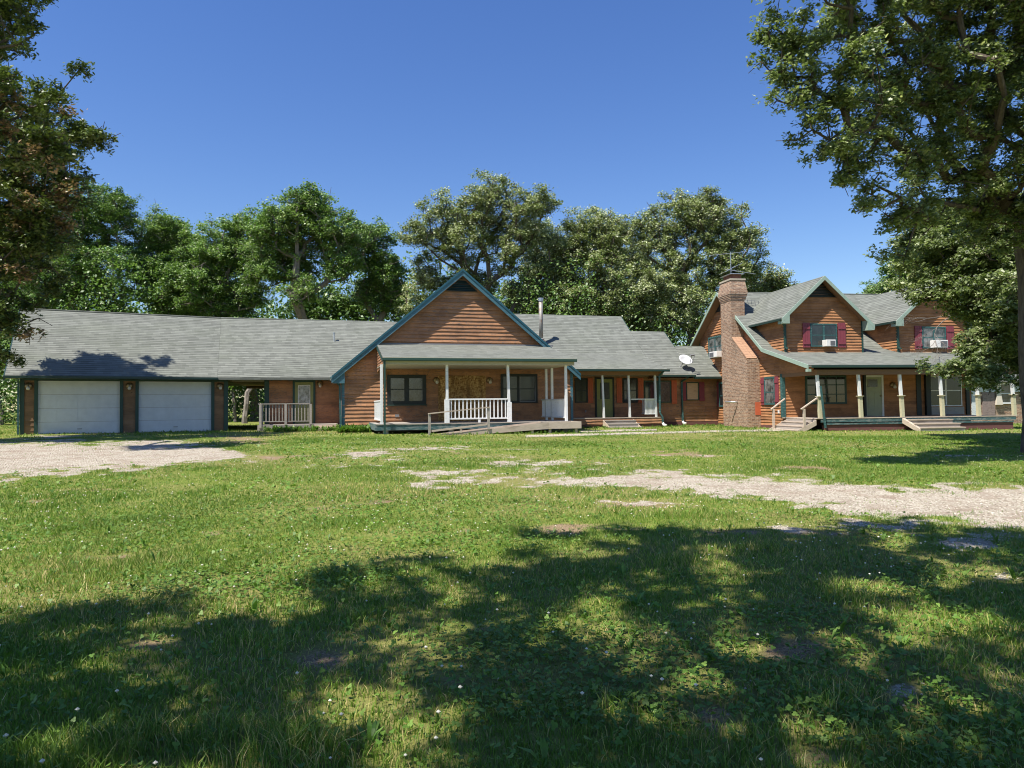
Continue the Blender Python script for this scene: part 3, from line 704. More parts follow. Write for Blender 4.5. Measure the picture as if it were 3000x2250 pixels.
# gable windows and boarded doorway
def cw(x0, y0, x1, y1, v):
    xm = (x0 + x1) / 2; ym = (y0 + y1) / 2
    return C.at(x0, ym, v)[0], C.at(x1, ym, v)[0], C.at(xm, y1, v)[1], C.at(xm, y0, v)[1]
W = cw(1134, 1098, 1248, 1185, VG - 0.03)
window(ran, 'u', *W[:2], *W[2:], VG - 0.03, M['black'], M['glasslit'], (0.5,), (0.51,), trim=0.16, bar=0.11, sill=M['green'], label='pair of sash windows with blackish trim left of the boarded doorway')
W = cw(1467, 1096, 1574, 1181, VG - 0.03)
window(ran, 'u', *W[:2], *W[2:], VG - 0.03, M['black'], M['screen'], (0.47,), (0.49,), trim=0.12, bar=0.06, label='dark screened window right of the boarded doorway')
W2 = cw(1522, 1103, 1568, 1177, VG - 0.08)
f = MB()
for a, c_, d, e in ((W2[0], W2[0] + 0.03, W2[2], W2[3]), (W2[1] - 0.03, W2[1], W2[2], W2[3]), (W2[0] + 0.03, W2[1] - 0.03, W2[2], W2[2] + 0.03)): f.box(a, c_, VG - 0.105, VG - 0.085, d, e)
f.build('screen_frame', M['grille'], ran)
W = cw(1284, 1100, 1423, 1238, VG - 0.03)
f = MB(); n = 4; ww = (W[1] - W[0]) / n
for k, t in zip(range(n), (0.1, 0.55, 0.35, 0.2)): f.box(W[0] + k * ww + 0.003, W[0] + (k + 1) * ww - 0.003, VG - 0.055 - 0.004 * (k % 2), VG - 0.03, W[2], W[3] - 0.01 * (k % 2), t)
f.build('boarded_doorway', M['osb'], ran, 'strand boards nailed over the double doorway')
lamp(ran, 'u', *C.at(1278, 1114, VG), VG - 0.03); lamp(ran, 'u', *C.at(1433, 1114, VG), VG - 0.03)
f = MB(); u, z = C.at(1163, 1218, VG); f.box(u - 0.09, u + 0.09, VG - 0.05, VG - 0.02, z - 0.06, z + 0.06); f.build('outlet', M['grille'], ran)
# porch roof across the gable
PV = -7.4
pe = 3.62; pt = 4.50
b2 = MB(); PL, PR = C.at(1122, 1050, PV - 0.25)[0], C.at(1687, 1056, PV - 0.25)[0]
u0t = C.at(1104, 1008, VG)[0]
b2.slab([(PL, PV - 0.25, pe), (PR, PV - 0.25, pe), (PR - 0.05, VG - 0.01, pt), (u0t, VG - 0.01, pt)], 0.10)
b2.build('porch_roof', M['shingle'], ran)
gutter(ran, PL - 0.02, PR + 0.02, PV - 0.30, pe - 0.13, M['green'], 0.06, 'porch_gutter', M['beige'])
f = MB(); f.box(PL + 0.02, PR - 0.05, PV - 0.19, PV - 0.05, pe - 0.27, pe - 0.125); f.box(PL + 0.05, PR - 0.08, PV - 0.05, VG - 0.04, pe - 0.255, pe - 0.22); f.build('porch_soffit', M['beige'], ran)
f = MB(); siding(f, 'v', [(PV - 0.1, pe - 0.18), (VG - 0.03, pe - 0.42), (VG - 0.03, pt - 0.12), (PV - 0.1, pe - 0.10)], PL + 0.09, 0.12)
f.build('porch_end_siding', M['sidingC'], ran)
f = MB(); rake(f, (PL - 0.035, PV - 0.25, pe + 0.01), (u0t - 0.035, VG - 0.03, pt + 0.01), 0.19, 0.03); f.build('porch_rake', M['green'], ran)
f = MB(); f.box(u0t, 1.0, VG - 0.06, VG - 0.02, pt - 0.02, pt + 0.045); f.build('flashing', M['grille'], ran)
downspout(ran, [(PL + 0.06, PV - 0.30, pe - 0.12), (PL + 0.06, PV - 0.22, 0.40)], M['green'], 0.075)
downspout(ran, [(-9.46, VG + 0.6, 3.0), (-9.40, VG + 0.1, 2.88), (-9.1, VG - 0.09, 2.62), (-9.06, VG - 0.09, 0.62)], M['teal'], 0.08)

# right-hand part of the ranch with three stepped ridges
RS = 0.81
def mroof(v): return 3.32 + RS * (v + 0.5)
b2 = MB()
RVR = 4.2; u1 = C.at(1819, 927.5, RVR)[0]; u2 = C.at(1945, 973, 2.9)[0]; u3 = 12.75
def stepped(ua, ub, vr, zo, ve, vb):
    z0 = 3.32 + RS * (ve + 0.5) + zo; zr = 3.32 + RS * (vr + 0.5) + zo
    b2.slab([(ua, ve, z0), (ub, ve, z0), (ub, vr, zr), (ua, vr, zr)], 0.11)
    b2.slab([(ua, vr + .002, zr), (ub, vr + .002, zr), (ub, vb, zr - RS * (vb - vr)), (ua, vb, zr - RS * (vb - vr))], 0.11)
stepped(-1.5, u1, RVR, 0.0, -0.55, 9.0); stepped(u1 + .003, u2, 2.88, 0.012, -0.55, 6.6); stepped(u2 + .003, u3, 1.85, -0.10, -0.55, 4.6)
b2.build('main_roof', M['shingle'], ran)
f = MB()
rake(f, (u1 + 0.01, 1.9, mroof(1.9) + 0.01), (u1 + 0.01, RVR, mroof(RVR) + 0.01), 0.16, 0.03); f.build('roof_edge', M['green'], ran); f = MB(); rake(f, (u2 + 0.01, 1.6, mroof(1.6) + 0.02), (u2 + 0.01, 2.88, mroof(2.88) + 0.02), 0.16, 0.03)
f.build('roof_edge', M['green'], ran)
b = wall_main
b.prism([(0.1, zf), (8.0, zf), (8.0, 4.0), (RVR, mroof(RVR) - 0.15), (0.1, mroof(0.1) - 0.15)], 'x', 1.9, u1 - 0.12, 0.4)
b.prism([(0.1, zf), (6.0, zf), (6.0, 3.4), (2.88, mroof(2.88) - 0.15), (0.1, mroof(0.1) - 0.15)], 'x', u1 - 0.119, u2 - 0.08, 0.4)
b.prism([(0.1, zf), (4.2, zf), (4.2, 3.1), (1.85, mroof(1.85) - 0.28), (0.1, mroof(0.1) - 0.28)], 'x', u2 - 0.079, 12.6, 0.4)
siding(b, 'u', [(GR, 0.62), (12.55, 0.62), (12.55, 3.28), (GR, 3.28)], 0.0, 0.172, 0.044, 0.010)
siding(b, 'u', [(2.6, 0.60), (7.85, 0.60), (7.85, 0.88), (2.6, 0.88)], -1.87, 0.15, 0.03, 0.02)
wall_main.build('wall', M['sidingC'], ran)
VP = -1.8; p0 = C.at(1704, 1079, -2.2)[0]; p1 = C.at(1956, 1081, -2.2)[0]
b2 = MB(); zt1 = mroof(1.0) + 0.02
b2.slab([(1.9, -2.22, 3.50), (p1, -2.22, 3.50), (p1, 1.0, zt1), (1.9, 1.0, zt1)], 0.07)
b2.build('side_porch_roof', M['shingle'], ran)
gutter(ran, 2.35, p1 + 0.06, -2.28, 3.36, M['greendark'], 0.065, 'side_porch_gutter', M['beige'])
f = MB(); f.box(2.3, p1 - 0.15, -1.92, -1.78, 3.17, 3.36); f.box(p1 - 0.29, p1 - 0.15, -1.78, 0, 3.17, 3.36); f.box(2.3, p1 - 0.1, -2.2, 0, 3.362, 3.385)
f.build('side_porch_beam', M['soffit'], ran)
gutter(ran, p1 - 0.1, u2 + 0.1, -0.60, 3.14, M['greendark'], 0.06, 'eave_gutter', M['beige']); gutter(ran, u2 + 0.02, 12.35, -0.60, 3.03, M['greendark'], 0.05, 'eave_gutter')
f = MB(); f.box(p1 - 0.1, 12.5, -0.54, -0.03, 3.06, 3.09); f.build('eave_soffit', M['soffit'], ran)
V0 = -0.03
W = cw(1684, 1108, 1721, 1180, V0); window(ran, 'u', *W[:2], *W[2:], V0, M['black'], M['screen'], (), (0.5,), label='dark sash window beside the olive door')
W = cw(1722, 1107, 1737, 1181, V0); shutter(ran, 'u', *W, V0, M['orange'])
W = cw(1748, 1111, 1794, 1222, V0); gx = (C.at(1757, 1140)[0], C.at(1784, 1140)[0]); gz = (C.at(1771, 1169)[1], C.at(1771, 1121)[1])
door(ran, W[0], W[1], 0.93, W[3], V0, M['olive'], M['black'], M['screen'], gx, gz, (), (), M['green'], -1, 'olive door with one dark pane')
W = cw(1824, 1108, 1867, 1180, V0); window(ran, 'u', *W[:2], *W[2:], V0, M['black'], M['glasslit'], (), (0.5,), trim=0.09, label='sash window between orange shutters')
for a, c_ in ((1806, 1821), (1869, 1884)): W = cw(a, 1108, c_, 1180, V0); shutter(ran, 'u', *W, V0, M['orange'])
W = cw(1887, 1115, 1965, 1180, V0); window(ran, 'u', *W[:2], *W[2:], V0, M['green'], M['glass'], (0.5,), (), trim=0.06, label='wide dark picture window')
W = cw(1967, 1114, 1982, 1183, V0); shutter(ran, 'u', *W, V0, M['orange'])
W = cw(2010, 1120, 2046, 1173, V0); window(ran, 'u', *W[:2], *W[2:], V0, M['green'], M['plywood'], (), (), trim=0.05, label='small window covered with plywood')
for a, c_ in ((2000, 2009), (2048, 2063)): W = cw(a, 1119, c_, 1175, V0); shutter(ran, 'u', *W, V0, M['maroon'])
u, z = C.at(1715, 1205, 0); f = MB(); f.box(u - 0.04, u + 0.04, -0.05, -0.02, z - 0.06, z + 0.06); f.build('outlet', M['grille'], ran)
ud = C.at(1931, 1180, VP - 0.1)[0]
downspout(ran, [(ud + 0.1, -2.26, 3.36), (ud, -1.98, 3.15), (ud, -1.98, 1.15), (ud + 0.12, -2.02, 0.95), (ud + 0.14, -2.02, 0.60)], M['teal'], 0.085, M['plastic'])
ud = C.at(1998, 1180, -0.1)[0]
downspout(ran, [(ud + 0.16, -0.58, 3.12), (ud, -0.10, 2.9), (ud + 0.03, -0.10, 0.62)], M['teal'], 0.09, M['plastic'])

# vents on the roof
u, z = C.at(979, 1021, 2.0); b2 = MB(); zr = 3.14 + ES * 2.6
b2.tube([(u, 1.95, zr - 0.05), (u, 1.95, zr + 0.62)], 0.042, 10); b2.lathe([(0.065, 0.0), (0.065, 0.05), (0.0, 0.055)], (u, 1.95, zr + 0.60), 10)
b2.lathe([(0.12, 0.0), (0.09, 0.08), (0.045, 0.14)], (u, 1.95, zr - 0.02), 12); b2.hexa([(u - .2, 1.70, zr - .165), (u + .2, 1.70, zr - .165), (u + .2, 2.1, zr + .11), (u - .2, 2.1, zr + .11), (u - .2, 1.70, zr - .15), (u + .2, 1.70, zr - .15), (u + .2, 2.1, zr + .125), (u - .2, 2.1, zr + .125)])
b2.build('vent_pipe', M['steel'], ran, smooth=False)
u = C.at(1585, 960, 1.6)[0]; zr = mroof(1.6); b2 = MB(); zt = C.at(1585, 874, 1.6)[1]
b2.lathe([(0.30, -0.12), (0.28, 0.10), (0.17, 0.34), (0.15, 0.36)], (u, 1.6, zr), 16); fl = b2.build('flue_pipe', M['rustflash'], ran, smooth=True)
b2 = MB(); b2.tube([(u, 1.6, zr + 0.3), (u, 1.6, zt - 0.1)], 0.115, 14); b2.lathe([(0.19, 0.0), (0.12, 0.04)], (u, 1.6, zr + 0.36), 14); b2.lathe([(0.122, 0), (0.122, 0.04)], (u, 1.6, (zr + zt) / 2 + 0.1), 14); b2.build('flue_shaft', M['rust'], fl, smooth=True)
b2 = MB(); b2.lathe([(0.10, -0.16), (0.15, -0.15), (0.15, -0.06), (0.13, -0.055), (0.17, -0.045), (0.17, 0.01), (0.0, 0.03)], (u, 1.6, zt), 14); b2.build('flue_cap', M['steel'], fl)

# ------------------------------------------------------------------ front porch (gable) deck
por = frame_thing('front_porch', 'porch deck under the big gable with peeling teal edge boards and white posts', 'porch', C)
fl_z = 0.93; fu0, fu1 = C.at(1102, 1250, PV - 0.1)[0], C.at(1672, 1235, PV - 0.1)[0] + 0.1
f = MB(); y = VG - 0.04
k = 0
while y > PV + 0.02: f.box(fu0, fu1, y - 0.135, y, fl_z - 0.04, fl_z, random.random()); y -= 0.142
f.build('deck_floor', M['greywood'], por)
f = MB(); f.box(fu0 - 0.03, fu1, PV - 0.06, PV - 0.01, fl_z - 0.26, fl_z - 0.003); f.box(fu0 - 0.04, fu0, PV - 0.01, VG - 0.05, fl_z - 0.26, fl_z - 0.003); f.build('edge_board', M['tealwood'], por)
f = MB(); f.box(fu0 + 0.1, fu1 - 0.1, VG - 0.5, VG - 0.45, 0.45, fl_z - 0.1)
for u in (fu0 + 0.3, fu0 + 3, fu0 + 6, fu1 - 0.4): f.box(u, u + 0.2, PV + 0.05, PV + 0.3, 0.3, fl_z - 0.05)
f.build('pier', M['concrete'], por)
pz = pe - 0.27
pus = [C.at(px, 1200, PV)[0] for px in (1118, 1310, 1492.5, 1659)]
for k, (u, ln) in enumerate(zip(pus, (0.0, 0.0, -0.06, -0.01))):
    m = MB(); w = 0.052
    m.hexa([(u - w, PV - w, fl_z), (u + w, PV - w, fl_z), (u + w, PV + w, fl_z), (u - w, PV + w, fl_z), (u + ln - w, PV - w, pz), (u + ln + w, PV - w, pz), (u + ln + w, PV + w, pz), (u + ln - w, PV + w, pz)])
    if k in (1, 2): m.box(u - 0.10, u + 0.085, PV - 0.075, PV + 0.075, fl_z + 0.001, fl_z + (0.98 if k == 1 else 0.85))
    m.build('post', M['whitechip'], por)
for u, v in ((pus[3] - 0.0, PV + 1.9), (pus[3] - 0.0, VG - 0.75)):
    m = MB(); m.box(u - 0.05, u + 0.05, v - 0.05, v + 0.05, fl_z, pz); m.build('post', M['whitechip'], por)
rl = railing(por, (pus[1] + 0.09, PV), (pus[2] - 0.09, PV), fl_z + 0.17, fl_z + 0.98, 15, M['whitechip'], (0.09, 0.06), 0.045)
m = MB(); u = C.at(1404, 1235, PV)[0]; m.box(u - 0.05, u + 0.05, PV - 0.04, PV + 0.04, fl_z, fl_z + 0.14); m.build('rail_foot', M['whitechip'], rl)
railing(por, (pus[3], PV + 0.08), (pus[3], VG - 0.1), fl_z + 0.15, fl_z + 0.95, 22, M['whitechip'], (0.09, 0.05), 0.05, 0.0)
railing(por, (pus[0], PV + 0.08), (pus[0], VG - 0.1), fl_z + 0.15, fl_z + 0.95, 20, M['whitechip'], (0.09, 0.05), 0.05, 0.0)

# ------------------------------------------------------------------ wheelchair ramp
rmp = frame_thing('wheelchair_ramp', 'weathered wooden wheelchair ramp rising to the front porch', 'ramp', C)
RA, RB = PV - 1.25, PV - 0.12
ub0, zb0 = C.at(1262, 1277, RA); ub1, zb1 = C.at(1607, 1236, RA); ul1 = C.at(1703, 1236, RA)[0]
f = MB()
n = 32
for k in range(n):
    a = ub0 - 0.45 + (ub1 - ub0 + 0.45) * k / n; c_ = ub0 - 0.45 + (ub1 - ub0 + 0.45) * (k + 0.95) / n
    za = zb0 - 0.06 + (zb1 - zb0) * max(0, (a - ub0)) / (ub1 - ub0); zc = zb0 - 0.06 + (zb1 - zb0) * max(0, (c_ - ub0)) / (ub1 - ub0)
    f.hexa([(a, RA + .04, za - 0.03), (c_, RA + .04, zc - 0.03), (c_, RB, zc - 0.03), (a, RB, za - 0.03), (a, RA + .04, za), (c_, RA + .04, zc), (c_, RB, zc), (a, RB, za)], random.random())
y = RA + 0.04
while y < RB - 0.05: f.box(ub1, ul1, y, y + 0.133, zb1 - 0.09, zb1 - 0.06, random.random()); y += 0.14
f.build('ramp_deck', M['palewood'], rmp)
f = MB()
for yy in (RA - 0.01, RB - 0.05):
    f.hexa([(ub0 - 0.1, yy, zb0 - 0.10), (ub1, yy, zb1 - 0.29), (ub1, yy + 0.045, zb1 - 0.29), (ub0 - 0.1, yy + 0.045, zb0 - 0.10), (ub0 - 0.1, yy, zb0 - 0.01), (ub1, yy, zb1), (ub1, yy + 0.045, zb1), (ub0 - 0.1, yy + 0.045, zb0 - 0.01)], 0.3)
f.box(ub1 + 0.003, ul1, RA - 0.012, RA + 0.035, zb1 - 0.29, zb1 + 0.0, 0.7); f.box(ul1 - 0.045, ul1, RA + 0.04, RB, zb1 - 0.29, zb1 - 0.004, 0.5)
f.build('side_board', M['palewood'], rmp)
for px in (1561, 1613, 1690):
    u = C.at(px, 1260, RA)[0]; m = MB(); m.box(u - 0.05, u + 0.05, RA + 0.045, RA + 0.14, 0.25, zb1 - 0.10); m.build('leg', M['palewood'], rmp)
ua, za = C.at(1258, 1212, RA - 0.03); uc, zc = C.at(1431, 1193, RA - 0.03)
for u, z0, z1 in ((ua, zb0 - 0.1, za), (uc, C.at(1431, 1258, RA)[1], zc)): m = MB(); m.box(u - 0.048, u + 0.048, RA - 0.065, RA - 0.012, z0, z1 - 0.02, random.random()); m.build('post', M['greywood'], rmp)
m = MB(); m.beam((ua - 0.05, RA - 0.03, za), (uc + 0.05, RA - 0.03, zc), 0.13, 0.04); m.build('handrail', M['palewood'], rmp)
m = MB(); q0 = C.at(1264, 1263, RA); q1 = C.at(1430, 1243, RA); m.beam((q0[0], RA - 0.04, q0[1]), (q1[0] - 0.05, RA - 0.04, q1[1]), 0.05, 0.07); m.build('kick_rail', M['palewood'], rmp)
m = MB(); u, z = C.at(1350, 1258, RA); m.box(u - 0.04, u + 0.04, RA - 0.055, RA - 0.012, z - 0.13, z + 0.08); m.build('rail_block', M['palewood'], rmp)

# ------------------------------------------------------------------ small deck by the nine-pane door
dk = frame_thing('wooden_deck', 'small weathered grey deck with spindled railing in front of the nine-pane door', 'deck', C)
k0, k1 = C.at(757, 1250, -1.8)[0], C.at(911, 1250, -1.8)[0]; k2 = -9.12
f = MB(); y = -0.04
while y > -1.74: f.box(k0, k2, y - 0.13, y, 0.80, 0.84, random.random()); y -= 0.137
f.build('deck_floor', M['greywood'], dk)
f = MB(); f.box(k0 - 0.04, k1, -1.84, -1.79, 0.54, 0.836, 0.2); f.box(k0 - 0.04, k0, -1.79, -0.05, 0.54, 0.80, 0.4); f.build('edge_board', M['greywood'], dk)
f = MB()
for a, c_ in ((-1.84, 0.66), (-2.12, 0.50)): f.box(k1 + 0.02, k2 - 0.02, a - 0.28, a, c_ - 0.045, c_, random.random()); f.box(k1 + 0.02, k2 - 0.02, a - 0.02, a + 0.02, c_ - 0.17, c_ + 0.14 if c_ > 0.6 else c_ + 0.11, 0.9)
f.build('step', M['palewood'], dk)
for px in (763, 837, 910):
    u = C.at(px, 1220, -1.78)[0]; m = MB(); m.box(u - 0.052, u + 0.052, -1.87, -1.78, 0.70 if px == 763 else 0.84, 1.80, random.random()); m.build('post', M['greywood'], dk)
u = C.at(778, 1220, -1.3)[0]; m = MB(); m.box(k0 + 0.02, k0 + 0.12, -0.55, -0.45, 0.84, 1.80); m.build('post', M['greywood'], dk)
railing(dk, (k0 + 0.12, -1.80), (k1 - 0.06, -1.80), 1.00, 1.82, 15, M['greywood'], (0.14, 0.04), 0.045)
railing(dk, (k0 + 0.04, -1.74), (k0 + 0.04, -0.1), 1.00, 1.82, 9, M['greywood'], (0.12, 0.04), 0.045)

# ------------------------------------------------------------------ side porch with thin white posts
sp = frame_thing('side_porch', 'low porch with brown lapped skirting and thin white posts before the orange shutters', 'porch', C)
f = MB(); y = -0.04
while y > -1.74: f.box(2.02, 7.85, y - 0.13, y, 0.885, 0.925, random.random()); y -= 0.137
f.box(2.3, 7.87, -1.90, -1.80, 0.90, 0.935, 0.6)
f.build('deck_floor', M['palewood'], sp)
for px, ln in ((1769, -0.07), (1845, -0.06), (1922, -0.04)):
    u = C.at(px, 1200, VP)[0]; m = MB(); w = 0.05
    m.hexa([(u - w, VP - w, 0.937), (u + w, VP - w, 0.937), (u + w, VP + w, 0.937), (u - w, VP + w, 0.937), (u + ln - w, VP - w, 3.17), (u + ln + w, VP - w, 3.17), (u + ln + w, VP + w, 3.17), (u + ln - w, VP + w, 3.17)])
    m.build('post', M['white'], sp)
ua, uc = C.at(1849, 1190, VP)[0], C.at(1918, 1190, VP)[0]
m = MB(); m.beam((ua, VP, 1.90), (uc, VP, 1.90), 0.09, 0.05); m.build('handrail', M['white'], sp)
railing(sp, (C.at(1889, 1190, VP)[0], VP + 0.01), (uc, VP + 0.01), 1.10, 1.86, 8, M['white'], (0.06, 0.04), 0.045)
railing(sp, (uc + 0.08, VP), (uc + 0.08, -0.1), 1.10, 1.86, 8, M['white'], (0.06, 0.04), 0.045)
st = frame_thing('wooden_steps', 'three broad grey steps up to the side porch near the olive door', 'steps', C)
sa, sb = C.at(1768, 1235, -1.95)[0], C.at(1857, 1235, -1.95)[0]
f = MB()
for k in range(3):
    z = 0.80 - k * 0.17; v1 = -1.96 - k * 0.27
    f.box(sa + 0.03 * k, sb + 0.06 * k, v1 - 0.29, v1, z - 0.04, z, random.random())
f.build('tread', M['greywood'], st)
f = MB()
for k in range(3):
    z = 0.80 - k * 0.17; v1 = -1.96 - k * 0.27; f.box(sa + 0.03 * k + 0.02, sb + 0.06 * k - 0.02, v1 - 0.27, v1 - 0.24, z - 0.17, z - 0.042, random.random())
f.build('riser', M['greywood'], st)
f = MB()
for u in (sa - 0.03, sb - 0.02): f.prism([(-1.93, 0.82), (-1.93, 0.5), (-2.5, 0.32), (-2.78, 0.35), (-2.78, 0.46)], 'x', u, u + 0.03)
f.build('stringer', M['palewood'], st)

# ================================================================== TWO-STOREY HOUSE
two = frame_thing('two_storey_house', 'two storey orange cedar house with twin dormers and a long covered porch', 'house', R)
UR = 10.12; BRV, BRZ = 1.06, 4.34; APV, APZ = 6.06, 7.92; RE, REZ = 9.95, 5.27; FV, FZ = -3.0, 3.28
sp_ = (BRZ - FZ) / (BRV - FV); sm = (APZ - BRZ) / (APV - BRV)
def r2(v): return FZ + sp_ * (v - FV) if v < BRV else (BRZ + sm * (v - BRV) if v < APV else APZ - (APZ - REZ) / (RE - APV) * (v - APV))
gp = [(0.02, 0.35), (9.5, 0.35), (9.5, r2(9.5) - 0.15), (APV, APZ - 0.17), (BRV, BRZ - 0.16), (0.02, r2(0) - 0.16)]
b = MB(); b.prism(gp, 'x', 0.0, UR, 0.4)
siding(b, 'v', [(0.0, 0.52)] + [(9.5, 0.52)] + [(v, z + 0.02) for v, z in gp[2:]], 0.0, 0.142, 0.040)
siding(b, 'v', [(FV + 0.25, 3.02), (-0.003, 3.02), (-0.003, r2(0) - 0.13), (FV + 0.25, r2(FV + 0.25) - 0.11)], -0.05, 0.142, 0.02)
siding(b, 'u', [(0.0, 0.93), (UR, 0.93), (UR, 3.9), (0.0, 3.9)], 0.0, 0.142, 0.036)
f = MB(); f.box(-0.04, UR + 0.03, -0.03, 9.53, 0.1, 0.52); f.box(0.3, 9.7, -2.92, -2.7, 0.1, 0.62); f.build('foundation', M['foundation'], two)
# dormers
def dormer(u0, u1_, apx, apz, ez, idx):
    uc = apx
    b.prism([(u0, 3.9), (u1_, 3.9), (u1_, ez + 0.12), (uc, apz - 0.17), (u0, ez + 0.12)], 'y', 0.012, 5.4, 0.4)
    siding(b, 'u', [(u0, 4.02), (u1_, 4.02), (u1_, ez + 0.10), (uc, apz - 0.18), (u0, ez + 0.10)], 0.01, 0.142, 0.038)
    siding(b, 'v', [(0.01, 4.02), (1.0, 4.02), (3.2, ez + 0.08), (0.01, ez + 0.08)], u0, 0.142, 0.036)
    k = 0.36; s = (apz - ez) / (uc - (u0 - k))
    ul, ur = u0 - k, u1_ + k; vo = -0.42; zr_ = apz - (ur - uc) * s
    vm = BRV + (ez - BRZ) / sm + 0.1; vt = BRV + (apz - BRZ) / sm + 0.1
    rf_ = MB()
    rf_.slab([(ul, vo, ez), (uc, vo, apz), (uc, vt, apz), (ul, vm, ez)][::-1], 0.09)
    rf_.slab([(uc + .003, vo, apz), (ur, vo, zr_), (ur, vm, zr_), (uc + .003, vt, apz)][::-1], 0.09)
    rr = rf_.build('dormer_roof', M['shingle'], two)
    f = MB(); rake(f, (uc, vo - 0.04, apz + 0.0), (ul, vo - 0.04, ez + 0.0), 0.20, 0.04); rake(f, (uc, vo - 0.041, apz + 0.0), (ur, vo - 0.041, zr_ + 0.0), 0.20, 0.04)
    f.hexa([(ul + 0.02, vo - 0.038, ez - 0.25), (u0 + 0.02, vo - 0.038, ez - 0.25), (u0 + 0.02, 0.0, ez - 0.25), (ul + 0.02, 0.0, ez - 0.25), (ul + 0.02, vo - 0.038, ez - 0.03), (u0 + 0.02, vo - 0.038, ez + 0.25), (u0 + 0.02, 0.0, ez + 0.25), (ul + 0.02, 0.0, ez - 0.03)])
    f.hexa([(u1_ - 0.02, vo - 0.038, zr_ - 0.25), (ur - 0.02, vo - 0.038, zr_ - 0.25), (ur - 0.02, 0.0, zr_ - 0.25), (u1_ - 0.02, 0.0, zr_ - 0.25), (u1_ - 0.02, vo - 0.038, zr_ + 0.25), (ur - 0.02, vo - 0.038, zr_ - 0.03), (ur - 0.02, 0.0, zr_ - 0.03), (u1_ - 0.02, 0.0, zr_ + 0.25)])
    f.build('dormer_rake', M['mint'], two)
    f = MB(); f.prism([(ul + 0.3, ez + 0.04), (u0 + 0.3, ez + 0.28), (uc, apz - 0.14), (ur - 0.5, zr_ + 0.1), (u1_ - 0.2, zr_ + 0.22), (uc, apz - 0.12)], 'y', vo, vo + 0.02)
    f = MB()
    for q in (0, 1):
        e0 = (u0 if q == 0 else u1_)
        f.hexa([(uc, vo, apz - 0.135), (e0, vo, apz - abs(e0 - uc) * s - 0.135), (e0, 0.0, apz - abs(e0 - uc) * s - 0.135), (uc, 0.0, apz - 0.135), (uc, vo, apz - 0.095), (e0, vo, apz - abs(e0 - uc) * s - 0.095), (e0, 0.0, apz - abs(e0 - uc) * s - 0.095), (uc, 0.0, apz - 0.095)])
    f.build('dormer_soffit', M['soffit'], two)
    vb_ = apz - 0.98; f = MB(); hw_ = (apz - 0.2 - vb_) / s
    f.prism([(uc - hw_, vb_), (uc + hw_, vb_), (uc, apz - 0.2)], 'y', -0.022, 0.0)
    z = vb_ + 0.02
    while z < apz - 0.3:
        w = (apz - 0.22 - z) / s
        if w > 0.06: f.box(uc - w, uc + w, -0.07, -0.02, z, z + 0.018)
        z += 0.08
    f.build('gable_vent', M['black'], two)
    f = MB(); f.box(u0 - 0.02, u0 + 0.07, -0.045, 0.09, 4.05, ez + 0.05); f.build('corner_board', M['green'], two); f = MB(); f.box(u1_ - 0.07, u1_ + 0.02, -0.045, 0.09, 4.05, ez + 0.0); f.build('corner_board', M['green'], two)
    g = MB(); g.prism([(ul - 0.05, ez - 0.10), (ul + 0.07, ez - 0.10), (ul + 0.07, ez + 0.0), (ul - 0.06, ez + 0.0)], 'y', vo + 0.04, vm - 0.1); g.build('dormer_gutter', M['greendark'], two)
    downspout(two, [(ul + 0.02, vo + 0.12, ez - 0.08), (u0 - 0.03, -0.08, ez - 0.35), (u0 - 0.03, -0.08, 4.30), (u0 + 0.05, -0.2, 4.22)], M['green'], 0.09)
dormer(0.16, 4.26, 2.05, 7.73, 5.66, 0)
dormer(6.16, 10.06, 8.11, 7.60, 5.58, 1)
b.build('wall', M['sidingR'], two)
b = MB(); LU = -0.46
RU = UR + 0.5
b.slab([(LU, BRV, BRZ), (RU, BRV, BRZ), (RU, APV, APZ), (LU, APV, APZ)], 0.10)
b.slab([(LU, APV + .002, APZ), (RU, APV + .002, APZ), (RU, RE, REZ), (LU, RE, REZ)], 0.10)
b.tube([(LU, APV, APZ), (RU, APV, APZ)], 0.05, 6)
b.build('roof', M['shingle'], two)
b = MB(); b.slab([(LU, FV - 0.02, FZ), (RU, FV - 0.02, FZ), (RU, BRV - .002, BRZ), (LU, BRV - .002, BRZ)], 0.10); b.build('porch_roof', M['shingle'], two)
f = MB()
for (va, za), (vb_, zb_) in (((APV, APZ), (BRV, BRZ)), ((BRV, BRZ), (FV - 0.02, FZ)), ((RE, REZ), (APV, APZ))):
    rake(f, (LU - 0.045, va, za + 0.005), (LU - 0.045, vb_, zb_ + 0.005), 0.18, 0.045)
f.box(LU - 0.04, LU + 0.12, FV - 0.03, FV + 0.16, FZ - 0.30, FZ - 0.18)
f.build('rake_board', M['mint'], two)
f = MB()
for (va, za), (vb_, zb_) in (((APV, APZ), (BRV, BRZ)), ((BRV, BRZ), (FV + 0.2, r2(FV + 0.2))), ((RE, REZ), (APV, APZ))):
    f.hexa([(LU, va, za - 0.145), (LU, vb_, zb_ - 0.145), (-0.02, vb_, zb_ - 0.145), (-0.02, va, za - 0.145), (LU, va, za - 0.11), (LU, vb_, zb_ - 0.11), (-0.02, vb_, zb_ - 0.11), (-0.02, va, za - 0.11)])
f.build('soffit', M['soffit'], two)
gutter(two, LU + 0.14, RU, FV - 0.08, FZ - 0.14, M['greendark'], 0.06, 'porch_gutter')
f = MB(); f.box(-0.05, 9.95, -2.98, -2.83, 2.84, 3.06); f.box(-0.05, 0.08, -2.83, 0, 2.84, 3.02); f.box(-0.05, 9.95, -2.9, -0.03, 3.062, 3.08); f.build('porch_beam', M['soffit'], two)
f = MB(); f.box(-0.06, 0.10, -0.06, 0.12, 0.93, 3.02); f.build('corner_board', M['teal'], two)
